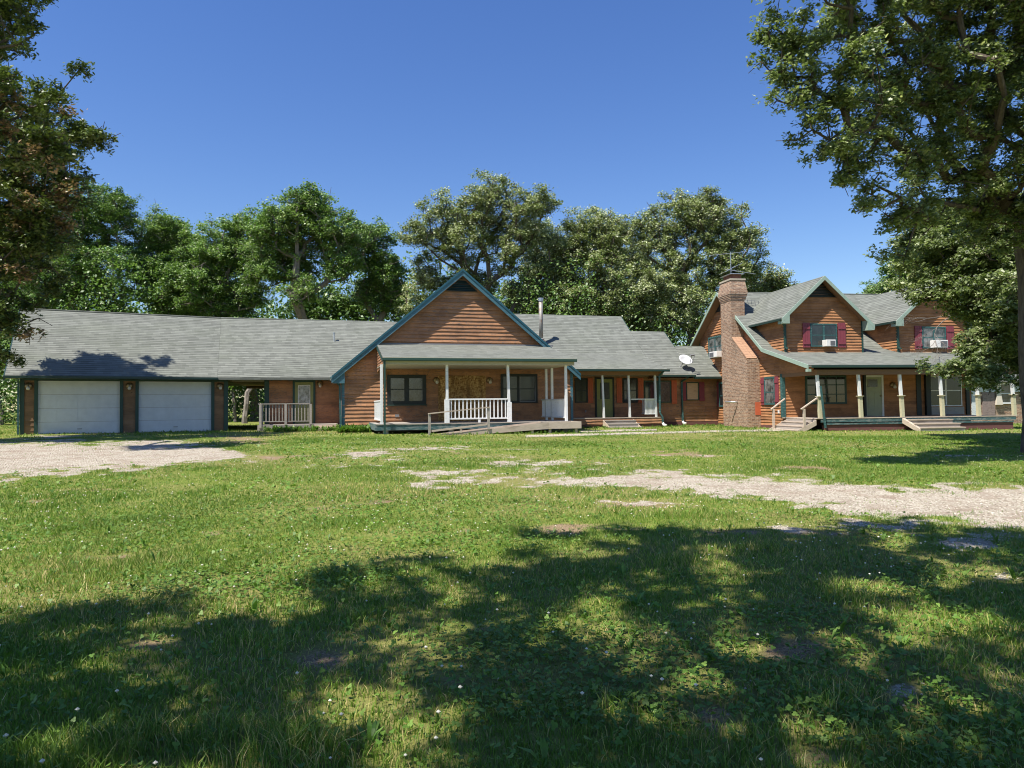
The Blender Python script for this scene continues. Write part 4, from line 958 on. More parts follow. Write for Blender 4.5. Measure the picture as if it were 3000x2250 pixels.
def rw(x0, y0, x1, y1, v=-0.03):
    xm = (x0 + x1) / 2; ym = (y0 + y1) / 2
    return R.at(x0, ym, v)[0], R.at(x1, ym, v)[0], R.at(xm, y1, v)[1], R.at(xm, y0, v)[1]
W = rw(2359, 1100, 2479, 1184); window(two, 'u', *W, -0.03, M['green'], M['glass'], (0.25, 0.5, 0.75), (0.345, 0.67), trim=0.09, bar=0.022, label='wide twelve-pane window behind the porch posts')
W = rw(2536, 1104, 2583, 1218); gx = (R.at(2538, 1120)[0], R.at(2563, 1120)[0])
door(two, W[0] + 0.02, W[1] - 0.02, 0.93, W[3] - 0.02, -0.03, m_paint('pale_green_door', (0.33, 0.36, 0.24), 0.4), M['white'], M['screen'], (W[0] + 0.1, W[0] + 0.62), (R.at(2550, 1134)[1], R.at(2550, 1111)[1]), (1 / 3, 2 / 3), (0.5,), M['grille'], 1, 'pale green front door with a white frame and six small panes')
f = MB(); u = R.at(2531, 1150)[0]; f.box(u - 0.07, u + 0.05, -0.12, -0.02, 0.94, 3.04); f.build('trim', M['black'], two)
for px in (2690, 2714): u = R.at(px, 1150)[0]; f = MB(); f.box(u - 0.13, u + 0.13, -0.16 if px == 2714 else -0.06, -0.02, 0.94, 3.04); f.build('trim', M['black'], two)
for px in (2832,): u = R.at(px, 1150)[0]; f = MB(); f.box(u - 0.10, u + 0.08, -0.10, -0.02, 0.94, 3.04); f.build('trim', M['black'], two)
lamp(two, 'u', *R.at(2613, 1128), -0.03)
W = rw(2723, 1100, 2816, 1190); window(two, 'u', *W, -0.03, M['white'], M['screen'], (0.5,), (0.51,), trim=0.05, bar=0.04, label='white framed double window at the right end of the porch')
W = rw(2719, 1192, 2824, 1219); f = MB(); f.box(W[0], W[1], -0.06, -0.02, 0.95, W[3]); f.build('panel', M['concrete'], two)
for uo, px0, px1, py0, py1, s0, s1, lb in ((0.16, 2373, 2451, 948, 1016, (2351, 2372), (2454, 2476), 'upper window with an air conditioner in the left dormer'), (6.16, 2700, 2770, 957, 1021, (2679, 2699), (2772, 2793), 'upper window behind the oak leaves in the right dormer')):
    W = rw(px0, py0, px1, py1, -0.02); window(two, 'u', *W, -0.02, M['teal'], M['curtain'] if uo > 1 else M['glass'], (0.5,), (0.5,), trim=0.07, bar=0.05, label=lb)
    for a, c_ in (s0, s1): Wv = rw(a, py0 - 2, c_, py1 + 2, -0.02); shutter(two, 'u', *Wv, -0.02, M['maroon'], (0.18, 0.8))
# windows in the chimney wall
def lw(x0, y0, x1, y1, u=-0.03):
    ym = (y0 + y1) / 2; xm = (x0 + x1) / 2
    va, vb__ = R.atu(x1, ym, u)[0], R.atu(x0, ym, u)[0]
    return va, vb__, R.atu(xm, y1, u)[1], R.atu(xm, y0, u)[1]
W = lw(2241, 1104, 2272, 1186); window(two, 'v', *W, -0.03, M['teal'], M['curtain'], (), (0.45,), trim=0.09, label='narrow sash window between maroon shutters right of the chimney')
for a, c_ in ((2231, 2240.5), (2272, 2282)): Wv = lw(a, 1103 if a > 2250 else 1106, c_, 1186); shutter(two, 'v', *Wv, -0.03, M['maroon'], (0.14, 0.82))
W = lw(2108, 1120, 2128, 1192); window(two, 'v', *W, -0.03, M['teal'], M['glass'], (), (0.45,), trim=0.09, label='window half hidden by the left side of the chimney')
Wv = lw(2099, 1119, 2107.5, 1192); shutter(two, 'v', *Wv, -0.03, M['maroon'], (0.12, 0.85))
W = lw(2077, 985, 2117, 1046); window(two, 'v', *W, -0.03, M['teal'], M['curtain'], (0.5,), (0.5,), trim=0.09, bar=0.05, label='upper window left of the chimney')
f = MB(); W = R.atu(2109, 905, 0); f.prism([(APV - 0.75, APZ - 1.0), (APV + 1.2, APZ - 1.0), (APV, APZ - 0.24)], 'x', -0.05, -0.02); f.build('gable_vent', M['black'], two)
v, z = R.atu(2284, 1206, 0); f = MB(); f.box(-0.07, -0.02, v - 0.05, v + 0.05, z - 0.08, z + 0.08); f.build('outlet', M['white'], two)
# brick chimney
CHW = 0.70; c0, c1, c2, c3 = 2.15, 5.02, 3.83, 5.12
z_sh0, z_sh1 = 3.86, 5.12
ch = MB(); ch.prism([(c0, 0.2), (c1, 0.2), (c3, 5.1), (c3, 7.15), (c2, 7.15), (c2, z_sh1), (c0, z_sh0)], 'x', -CHW, 0.06)
zc0 = 7.15
for k, (o, h) in enumerate(((0.02, 0.08), (0.04, 0.08), (0.06, 0.08), (0.08, 0.08), (0.10, 0.14))):
    ch.box(-CHW - o, 0.10 + o, c2 - o, c3 + o, zc0 + 0.002, zc0 + h); zc0 += h
o = 0.10
ch.hexa([(-CHW - o, c2 - o, zc0), (0.10 + o, c2 - o, zc0), (0.10 + o, c3 + o, zc0), (-CHW - o, c3 + o, zc0), (-CHW - 0.0, c2 + 0.0, zc0 + 0.62), (0.10, c2 + 0.0, zc0 + 0.62), (0.10, c3, zc0 + 0.62), (-CHW, c3, zc0 + 0.62)])
chim = ch.build('chimney', M['brick'], two)
f = MB(); zt = zc0 + 0.62; f.box(-CHW - 0.04, 0.14, c2 - 0.04, c3 + 0.04, zt + 0.002, zt + 0.09); f.build('chimney_crown', M['sidewalk'], chim)
f = MB(); f.box(-CHW + 0.12, -0.02, c2 + 0.16, c3 - 0.16, zt + 0.092, zt + 0.34); f.build('flue_box', m_metal('rusty_flue_box', (0.20, 0.09, 0.06), 0.7, (0.14, 0.06, 0.04), 0.8), chim)
f = MB(); f.box(-CHW - 0.0, 0.10, c2 + 0.02, c3 - 0.02, zt + 0.342, zt + 0.37); f.build('rain_cap', M['steel'], chim)
f = MB(); dv = c2 - c0; dz = z_sh1 - z_sh0; L = math.hypot(dv, dz); nn = (dz / L, -dv / L)
def shp(t, o): return (c0 + dv * t - (-nn[0]) * 0 - dz / L * o, z_sh0 + dz * t + dv / L * o)
for r_ in range(4):
    x0 = -CHW - 0.02 + r_ * 0.185; t0 = 0.02 + 0.03 * (r_ == 3)
    for k in range(13):
        a, e = t0 + (1 - t0) * k / 13, t0 + (1 - t0) * (k + 0.95) / 13; (va, za), (ve, ze) = shp(a, 0.0), shp(e, 0.0); (vA, zA), (vE, zE) = shp(a, 0.055), shp(e, 0.055)
        f.hexa([(x0, va, za), (x0 + 0.178, va, za), (x0 + 0.178, ve, ze), (x0, ve, ze), (x0, vA, zA), (x0 + 0.178, vA, zA), (x0 + 0.178, vE, zE), (x0, vE, zE)], random.random())
f.build('shoulder_bricks', M['brickcap'], chim)
v1_, z1_ = R.at(2222, 1197, 2.15); f = MB(); f.box(v1_ - 0.18, v1_ + 0.14, c0 - 0.02, c0 + 0.01, z1_ - 0.33, z1_ + 0.33); f.build('cleanout_door', M['orange'], chim)
f = MB(); v, z = R.atu(2158, 1178, -CHW - 0.05); v2, z2 = R.atu(2131, 1176, -CHW - 0.35); f.tube([(-CHW, v, z), (-CHW - 0.12, v, z), (-CHW - 0.5, v + 0.35, z + 0.02)], 0.035, 8); f.build('exhaust_pipe', M['steel'], two, smooth=True)

# covered porch deck and posts
cp = frame_thing('covered_porch', 'long covered porch deck with leaning posts boxed in pale yellow wood', 'porch', R)
f = MB(); y = -0.05
while y > -2.84: f.box(-0.08, 9.8, y - 0.135, y, 0.88, 0.92, random.random()); y -= 0.142
f.box(-0.1, 9.85, -2.99, -2.86, 0.895, 0.935, 0.4); f.build('deck_floor', M['palewood'], cp)
f = MB(); f.box(0.1, 9.8, -2.975, -2.93, 0.74, 0.893); f.box(0.25, 9.7, -2.965, -2.925, 0.63, 0.70); f.build('edge_board', M['tealwood'], cp)
for k, px in enumerate((2403, 2523, 2644, 2762, 2868, 2972)):
    u = R.at(px, 1220, -2.9)[0]; ln = -0.11 if k == 0 else -0.10
    m = MB(); w = 0.055; z0 = 1.62
    m.hexa([(u + ln * .3 - w, -2.9 - w, z0), (u + ln * .3 + w, -2.9 - w, z0), (u + ln * .3 + w, -2.9 + w, z0), (u + ln * .3 - w, -2.9 + w, z0), (u + ln - w, -2.9 - w, 2.84), (u + ln + w, -2.9 - w, 2.84), (u + ln + w, -2.9 + w, 2.84), (u + ln - w, -2.9 + w, 2.84)])
    po = m.build('post', M['whitechip'], cp)
    m = MB(); w = 0.070; l3 = ln * 0.33
    m.hexa([(u - w, -2.9 - w, 0.937), (u + w, -2.9 - w, 0.937), (u + w, -2.9 + w, 0.937), (u - w, -2.9 + w, 0.937), (u + l3 - w, -2.9 - w, 1.87), (u + l3 + w, -2.9 - w, 1.87), (u + l3 + w, -2.9 + w, 1.87), (u + l3 - w, -2.9 + w, 1.87)])
    m.box(u + l3 - 0.12, u + l3 + 0.12, -3.02, -2.78, 1.872, 1.90); m.build('post_box', M['yellow'], po)
downspout(cp, [(0.08, -3.03, 2.35), (0.13, -3.04, 1.8), (0.26, -3.04, 0.50)], M['teal'], 0.075)
ls = frame_thing('porch_stairs', 'grey wooden stairs with two pale handrails at the chimney end of the porch', 'steps', R)
f = MB(); f2 = MB()
for k in range(3):
    z = 0.76 - k * 0.17; ur = -0.12 - k * 0.29
    f.box(ur - 0.31, ur, -2.93, -0.55, z - 0.04, z, random.random()); f2.box(ur - 0.29, ur - 0.25, -2.91, -0.57, z - 0.17, z - 0.042, random.random())
f2.box(-0.14, -0.10, -2.91, -0.57, 0.74, 0.86, 0.5)
f.build('tread', M['palewood'], ls); f2.build('riser', M['greywood'], ls)
f = MB()
for v in (-2.96, -0.55): f.prism([(-0.11, 0.85), (-0.11, 0.62), (-0.75, 0.30), (-1.03, 0.30), (-1.03, 0.40)], 'y', v, v + 0.035)
f.build('stringer', M['palewood'], ls)
for v, pxa, ya, pxb, yb in ((-2.92, 2347, 1199, 2394, 1166), (-0.6, 2258, 1200, 2299, 1168)):
    a = R.at(pxa, ya, v); c_ = R.at(pxb, yb, v)
    m = MB(); m.beam((a[0] - 0.0, v, a[1]), (c_[0], v, c_[1]), 0.10, 0.045); m.build('handrail', M['palewood'], ls)
    m = MB(); m.box(a[0] + 0.09, a[0] + 0.18, v - 0.045, v + 0.045, 0.25, a[1] + 0.02); m.build('post', M['palewood'], ls)
fs = frame_thing('front_steps', 'three wide brown steps below the middle of the covered porch', 'steps', R)
sa, sb = R.at(2655, 1235, -3.1)[0], R.at(2782, 1235, -3.1)[0]
f = MB(); f2 = MB()
for k in range(3):
    z = 0.82 - k * 0.17; v1 = -3.02 - k * 0.28; f.box(sa + .05 * k, sb + 0.14 * min(k, 1), v1 - 0.31, v1, z - 0.04, z, random.random()); f2.box(sa + .05 * k + .03, sb + 0.14 * min(k, 1) - .02, v1 - 0.28, v1 - 0.25, z - 0.17, z - 0.042, random.random())
f.build('tread', M['palewood'], fs); f2.build('riser', M['greywood'], fs)
f = MB()
f.hexa([(sa - 0.16, -3.05, 0.66), (sa - 0.02, -3.05, 0.66), (sa + 0.20, -3.85, 0.22), (sa + 0.06, -3.85, 0.22), (sa - 0.16, -3.05, 0.88), (sa - 0.02, -3.05, 0.88), (sa + 0.20, -3.85, 0.42), (sa + 0.06, -3.85, 0.42)])
f.build('stringer', M['palewood'], fs)

# ------------------------------------------------------------------ air conditioners, dish, antenna
def aircon(label, fr, axis, px0, py0, px1, py1, off):
    xm, ym = (px0 + px1) / 2, (py0 + py1) / 2
    if axis == 'u': x0, x1 = fr.at(px0, ym, off)[0], fr.at(px1, ym, off)[0]; z0, z1 = fr.at(xm, py1, off)[1], fr.at(xm, py0, off)[1]
    else: x0, x1 = fr.atu(px1, ym, off)[0], fr.atu(px0, ym, off)[0]; z0, z1 = fr.atu(xm, py1, off)[1], fr.atu(xm, py0, off)[1]
    t = frame_thing('window_air_conditioner', label, 'air conditioner', fr, 'window air conditioners on the two storey house')
    m = MB(); bx(m, axis, x0, x1, off, off + 0.42, z0, z1); m.build('housing', M['plastic'], t, bevel=0.012)
    g = MB(); n = 9; bx(g, axis, x0 + (x1 - x0) * 0.40, x1 - 0.04, off - 0.006, off + 0.002, z0 + 0.05, z1 - 0.05)
    for k in range(n): z = z0 + 0.06 + (z1 - z0 - 0.12) * k / (n - 1); bx(g, axis, x0 + (x1 - x0) * 0.42, x1 - 0.06, off - 0.016, off - 0.006, z - 0.006, z + 0.006)
    g.build('grille', M['grille'], t); return t
aircon('white air conditioner in the window of the left dormer', R, 'u', 2422, 995, 2449, 1014, -0.42)
aircon('white air conditioner in the right dormer window behind the oak leaves', R, 'u', 2741, 996, 2778, 1018, -0.42)
aircon('white air conditioner in the upper window left of the brick chimney', R, 'v', 2078, 1030, 2099, 1047, -0.42)
dish = thing('satellite_dish', 'white satellite dish standing on the low grey roof beside the two storey house', 'satellite dish', (*C.w(10.02, -0.1), 0), C.a)
zd = 3.22 + RS * 0.4
m = MB(); Mt = (Matrix.Rotation(rad(8), 3, 'Z') @ Matrix.Rotation(rad(54), 3, 'X')); dc = Vector((0.25, -0.1, zd + 0.62))
prof = [(0.0, 0.12), (0.12, 0.115), (0.25, 0.095), (0.36, 0.06), (0.46, 0.005), (0.475, -0.005), (0.46, -0.012), (0.30, 0.07), (0.0, 0.105)]
nn_ = 28; base = len(m.v)
for r_, z_ in prof:
    for j in range(nn_):
        an = 2 * math.pi * j / nn_; m.v.append(tuple(dc + Mt @ Vector((r_ * 0.92 * math.cos(an), r_ * 0.74 * math.sin(an), -z_))))
for k in range(len(prof) - 1):
    for j in range(nn_):
        j2 = (j + 1) % nn_; m.f.append((base + k * nn_ + j, base + k * nn_ + j2, base + (k + 1) * nn_ + j2, base + (k + 1) * nn_ + j)); m.t.append(0.5)
m.build('reflector', M['dish'], dish, smooth=True)
m = MB(); m.tube([(0, 0.1, zd - 0.05), (0.02, 0.1, zd + 0.25), (0.15, 0.0, zd + 0.42), dc + Mt @ Vector((0, 0, -0.13))], 0.028, 8); m.tube([(0.0, 0.1, zd + 0.2), (-0.12, 0.5, zd + 0.42)], 0.014, 6); m.box(-0.09, 0.09, 0.0, 0.2, zd - 0.06, zd + 0.03); m.build('mast', M['grille'], dish)
m = MB(); ed = dc + Mt @ Vector((0.10, -0.38, 0.0)); tipp = dc + Mt @ Vector((0.05, -0.12, 0.52)); ed2 = dc + Mt @ Vector((0.30, -0.30, 0)); m.tube([ed, tipp], 0.018, 6); m.tube([ed2, dc + Mt @ Vector((0.34, -0.05, 0.46))], 0.016, 6); m.build('feed_arm', M['grille'], dish)
m = MB(); m.tube([tipp - Mt @ Vector((0.08, 0, 0)), tipp + Mt @ Vector((0.16, 0, 0))], 0.045, 8); m.build('receiver', M['grille'], dish)
ant = thing('rooftop_antenna', 'old television aerial on a thin mast above the brick chimney', 'antenna', (*R.w(-0.35, 4.5), 0), R.a)
za_ = zt + 0.33
m = MB(); m.tube([(0, 0, za_ - 0.3), (0, 0, za_ + 1.35)], 0.016, 6); m.build('mast', M['steel'], ant)
m = MB(); m.tube([(-0.35, 0.1, za_ + 0.42), (1.35, -0.15, za_ + 0.12)], 0.014, 6)
for k in range(7): x = -0.2 + k * 0.22; L = 0.55 - 0.05 * k; z = za_ + 0.39 - 0.04 * k; m.tube([(x - L * 0.55, -L, z - 0.03), (x + L * 0.55, L, z + 0.10)], 0.009, 5)
for s in (-1, 1): m.tube([(0, 0, za_ + 0.42), (0.45, s * 0.5, za_ + 0.66)], 0.010, 5); m.tube([(0, 0, za_ + 0.42), (-0.5, s * 0.4, za_ + 0.16)], 0.010, 5)
m.tube([(-1.15, 0.2, za_ + 1.16), (0.9, -0.1, za_ + 1.36)], 0.014, 6); m.build('elements', M['steel'], ant)

# ------------------------------------------------------------------ shed beyond the right end
sh = frame_thing('patched_shed', 'patched white and grey brick shed seen past the right end of the covered porch', 'shed', R)
SV = 4.0
s0, s1 = R.at(2846, 1180, SV)[0] - 0.6, R.at(2846, 1180, SV)[0] + 7.5
zt_ = R.at(2900, 1118, SV)[1]; zm = R.at(2900, 1149, SV)[1]
m = MB(); m.box(s0, s1, SV + 0.02, SV + 4, 0.2, zt_); m.build('wall', M['brick'], sh)
def sw(x0, x1, y0, y1, o, mat, nm):
    m = MB(); a = R.at(x0, 1180, SV)[0]; c_ = R.at(x1, 1180, SV)[0]; n = max(1, int((c_ - a) / 0.25))
    for k in range(n): m.box(a + (c_ - a) * k / n, a + (c_ - a) * (k + 0.97) / n, SV - o, SV + 0.02, R.at(x0, y1, SV)[1], R.at(x0, y0, SV)[1], random.random())
    m.build(nm, mat, sh)
wb = m_paint('faded_white_boards', (0.60, 0.64, 0.64), 0.7, (0.32, 0.36, 0.36), 0.5)
sw(2846, 2868, 1118, 1222, 0.03, wb, 'board_panel'); sw(2869, 2990, 1120, 1149, 0.035, wb, 'upper_boards'); sw(2990, 3130, 1118, 1150, 0.03, wb, 'upper_boards')
sw(2877, 2913, 1150, 1216, 0.045, m_paint('brown_patch_board', (0.26, 0.20, 0.18), 0.8, (0.12, 0.09, 0.08), 0.5), 'patch_panel')
a0, a1 = R.at(2925, 1150, SV)[0], R.at(2960, 1150, SV)[0]; window(sh, 'u', a0, a1, R.at(2940, 1183, SV)[1], R.at(2940, 1122, SV)[1], SV - 0.06, M['whitechip'], M['glasslit'], (), (0.5,), trim=0.08)
m = MB(); a = R.at(2916, 1160, SV)[0]; m.hexa([(a - .08, SV - .16, R.at(2916, 1186, SV)[1]), (a + .34, SV - .16, R.at(2916, 1186, SV)[1]), (a + .34, SV - .05, R.at(2916, 1186, SV)[1]), (a - .08, SV - .05, R.at(2916, 1186, SV)[1]), (a + .05, SV - .12, zt_ - .1), (a + .18, SV - .12, zt_ - .1), (a + .18, SV - .05, zt_ - .1), (a + .05, SV - .05, zt_ - .1)]); m.build('curtain', m_paint('cream_cloth', (0.62, 0.56, 0.46), 0.8), sh)
m = MB(); m.slab([(s0 - 0.3, SV - 0.4, zt_ + 0.05), (s1 + 0.3, SV - 0.4, zt_ + 0.05), (s1 + 0.3, SV + 2, zt_ + 0.9), (s0 - 0.3, SV + 2, zt_ + 0.9)], 0.08); m.slab([(s0 - 0.3, SV + 2.002, zt_ + 0.9), (s1 + 0.3, SV + 2.002, zt_ + 0.9), (s1 + 0.3, SV + 4.4, zt_ + 0.05), (s0 - 0.3, SV + 4.4, zt_ + 0.05)], 0.08); m.build('roof', M['shingle'], sh)

# ================================================================== TREES
def lobe(px, py, Y, r, rz=None, ry=None):
    d = ray(px, py); t = Y / d.y; s = Y / F
    return (d.x * t, Y, CZ + d.z * t, r * s, (ry or r) * s, (rz or r) * s)
LEAF_KITE = np.array([(-.5, 0, 0), (-0.02, .30, .07), (.5, 0, 0), (-0.02, -.30, .07)])
_o = [(-.5, .02), (-.30, .16), (-.20, .09), (-.02, .33), (.07, .12), (.27, .27), (.30, .10), (.5, .0)]
LEAF_OAK = np.array([(x, y, abs(y) * .25) for x, y in _o] + [(x, -y, abs(y) * .25) for x, y in _o[-2:0:-1]])
def leaves_mesh(name, P, size, shape, mat, tint, rng, parent, upbias=0.5, droop=0.0):
    N = len(P); nrm = rng.normal(size=(N, 3)); nrm[:, 2] = np.abs(nrm[:, 2]) * 0.8; nrm += np.array([-SUN.x, -SUN.y, -SUN.z]) * upbias; nrm /= np.linalg.norm(nrm, axis=1)[:, None]
    a = rng.normal(size=(N, 3)); a[:, 2] -= droop; a -= nrm * (a * nrm).sum(1)[:, None]; a /= np.linalg.norm(a, axis=1)[:, None]
    b = np.cross(nrm, a); s = size * rng.uniform(0.65, 1.3, N)
    V = P[:, None, :] + s[:, None, None] * (a[:, None, :] * shape[None, :, 0:1] + b[:, None, :] * shape[None, :, 1:2] + nrm[:, None, :] * shape[None, :, 2:3])
    return arr_mesh(name, V, len(shape), mat, tint, parent)
def branches_mesh(name, pos, par, rr, mat, parent, rmin=0.006, ns=6):
    idx = np.array([i for i in range(len(pos)) if par[i] >= 0 and rr[i] > rmin]); p = np.array([par[i] for i in idx])
    A = pos[p]; B = pos[idx]; d = B - A; L = np.linalg.norm(d, axis=1); L[L < 1e-5] = 1e-5; d /= L[:, None]
    ref = np.where(np.abs(d[:, 2:3]) > 0.9, np.array([[1.0, 0, 0]]), np.array([[0, 0, 1.0]]))
    x = np.cross(d, ref); x /= np.linalg.norm(x, axis=1)[:, None]; y = np.cross(d, x)
    ra = np.minimum(rr[p], rr[idx] * 1.35); rb = rr[idx]; quads = []
    B2 = B + d * (rb * 0.4)[:, None]
    for j in range(ns):
        a0, a1 = 2 * math.pi * j / ns, 2 * math.pi * (j + 1) / ns
        e0 = x * math.cos(a0) + y * math.sin(a0); e1 = x * math.cos(a1) + y * math.sin(a1)
        quads.append(np.stack([A + e0 * ra[:, None], A + e1 * ra[:, None], B2 + e1 * rb[:, None], B2 + e0 * rb[:, None]], 1))
    return arr_mesh(name, np.concatenate(quads), 4, mat, None, parent)
def make_tree(name, label, base, lobes, leafmat, barkmat, seed, ncl=260, nleaf=90, leaf=0.24, rc=0.75, shape=LEAF_KITE, trunk_r=0.3, trunk_h=0.45, group=None,
              hollow=0.4, brown=None, tintshift=0.0, fork=0.28, lean=(0, 0), bare=0.06, step=1.1, cat='tree', low=0.0, pull=0.65):
    rng = np.random.default_rng(seed); L = np.array(lobes); w = (L[:, 3] * L[:, 4] * L[:, 5]) ** 0.72; w /= w.sum()
    k = rng.choice(len(L), ncl * 2, p=w); d = rng.normal(size=(ncl * 2, 3)); d /= np.linalg.norm(d, axis=1)[:, None]
    r = rng.uniform(0, 1, ncl * 2) ** hollow
    Pc = L[k, :3] + d * L[k, 3:6] * (r * rng.uniform(0.82, 1.05, ncl * 2))[:, None]
    Pc = Pc[Pc[:, 2] > max(1.6, low)]
    keep = []                                                # thin out so clumps stay apart
    for i, p in enumerate(Pc):
        if len(keep) >= ncl: break
        if not keep or np.min(np.linalg.norm(Pc[keep] - p, axis=1)) > rc * 0.52: keep.append(i)
    Pc = Pc[keep]; n = len(Pc)
    base = np.array(base, float); top = Pc.mean(0); H = Pc[:, 2].max() - base[2]
    t0 = base + np.array([0, 0, 0.0]); ht = base[2] + H * trunk_h
    pos = [base - np.array([0, 0, 0.3])]; par = [-1]; pl = [0.0]
    for s in range(1, 9):
        f = s / 8; q = base * (1 - f) + np.array([top[0] * pull + base[0] * (1 - pull), top[1] * pull + base[1] * (1 - pull), ht]) * f
        q = np.array([base[0] + (q[0] - base[0]) * f + lean[0] * f, base[1] + (q[1] - base[1]) * f + lean[1] * f, base[2] + (ht - base[2]) * f]) + rng.normal(size=3) * 0.05 * H / 12
        pos.append(q); par.append(len(pos) - 2); pl.append(pl[-1] + np.linalg.norm(pos[-1] - pos[-2]))
    first = int(8 * fork) + 1
    order = np.argsort(np.linalg.norm(Pc - np.array([pos[-1]]), axis=1)); tips = []
    PN = np.array(pos); PLN = np.array(pl)
    for i in order:
        p = Pc[i]; dd = np.linalg.norm(PN - p, axis=1); c = dd + 0.30 * PLN; c[:first] += 50
        below = PN[:, 2] > p[2] + 0.5; c = c + below * 0.6
        j = int(np.argmin(c)); m = max(1, int(dd[j] / step)); a = PN[j]; pj = j
        out = (p - a); side = rng.normal(size=3) * dd[j] * 0.10
        for s in range(1, m + 1):
            f = s / m; q = a + out * f + side * math.sin(math.pi * f) + np.array([0, 0, -0.05 * dd[j] * math.sin(math.pi * f)]) + (rng.normal(size=3) * 0.06 if s < m else 0)
            pos.append(q); par.append(pj); pj = len(pos) - 1; pl.append(pl[par[-1]] + np.linalg.norm(q - pos[par[-1]]))
        PN = np.array(pos); PLN = np.array(pl); tips.append(pj)
    # short twigs round every clump
    for ti in tips:
        for _ in range(4):
            v = rng.normal(size=3) * rc * 0.42; pos.append(pos[ti] + v); par.append(ti)
    pos = np.array(pos); par = np.array(par); acc = np.zeros(len(pos)); nch = np.zeros(len(pos))
    for i in range(len(pos) - 1, 0, -1):
        if acc[i] == 0: acc[i] = 1.0
        acc[par[i]] += acc[i]
    rr = acc ** 0.47; rr = rr / rr[1] * trunk_r; rr = np.maximum(rr, 0.006)
    rr[0] = trunk_r * 1.3; rr[1] = trunk_r * 1.03
    root = thing(name, label, cat, tuple(base), 0, group)
    off = base[None, :]
    branches_mesh('trunk', pos - off, par, rr, barkmat, root)
    q = rng.uniform(size=n) > bare
    Pl = Pc[q]; nn = len(Pl); per = rng.integers(int(nleaf * 0.6), int(nleaf * 1.3), nn)
    ci = np.repeat(np.arange(nn), per); N = len(ci)
    # leaves gather in little sprays inside each clump
    nsp = 6; sp = rng.normal(size=(nn, nsp, 3)); sp /= (np.linalg.norm(sp, axis=2)[:, :, None] + 1e-6); sp *= rc * rng.uniform(0.25, 0.95, (nn, nsp, 1))
    si = rng.integers(0, nsp, N)
    P = Pl[ci] + sp[ci, si] * np.array([1, 1, 0.72]) + rng.normal(size=(N, 3)) * rc * np.array([0.23, 0.23, 0.16])
    ct = rng.uniform(-0.14, 0.14, nn); tint = np.clip(rng.beta(1.7, 2.1, N) + ct[ci] + tintshift, 0, 0.99)
    if brown is not None:
        tint = tint * 0.62; bm = rng.uniform(size=nn) < brown(Pl); tint = np.where(bm[ci] & (rng.uniform(size=N) < 0.75), 0.80 + 0.19 * rng.uniform(size=N), tint)
    leaves_mesh('crown', P - off, leaf, shape, leafmat, tint, rng, root, upbias=1.1, droop=0.35)
    return root
def gxy(px, Y): d = ray(px, 1200); return (d.x * Y / d.y, Y, zgs(d.x * Y / d.y, Y))
far = 'trees standing behind the house'
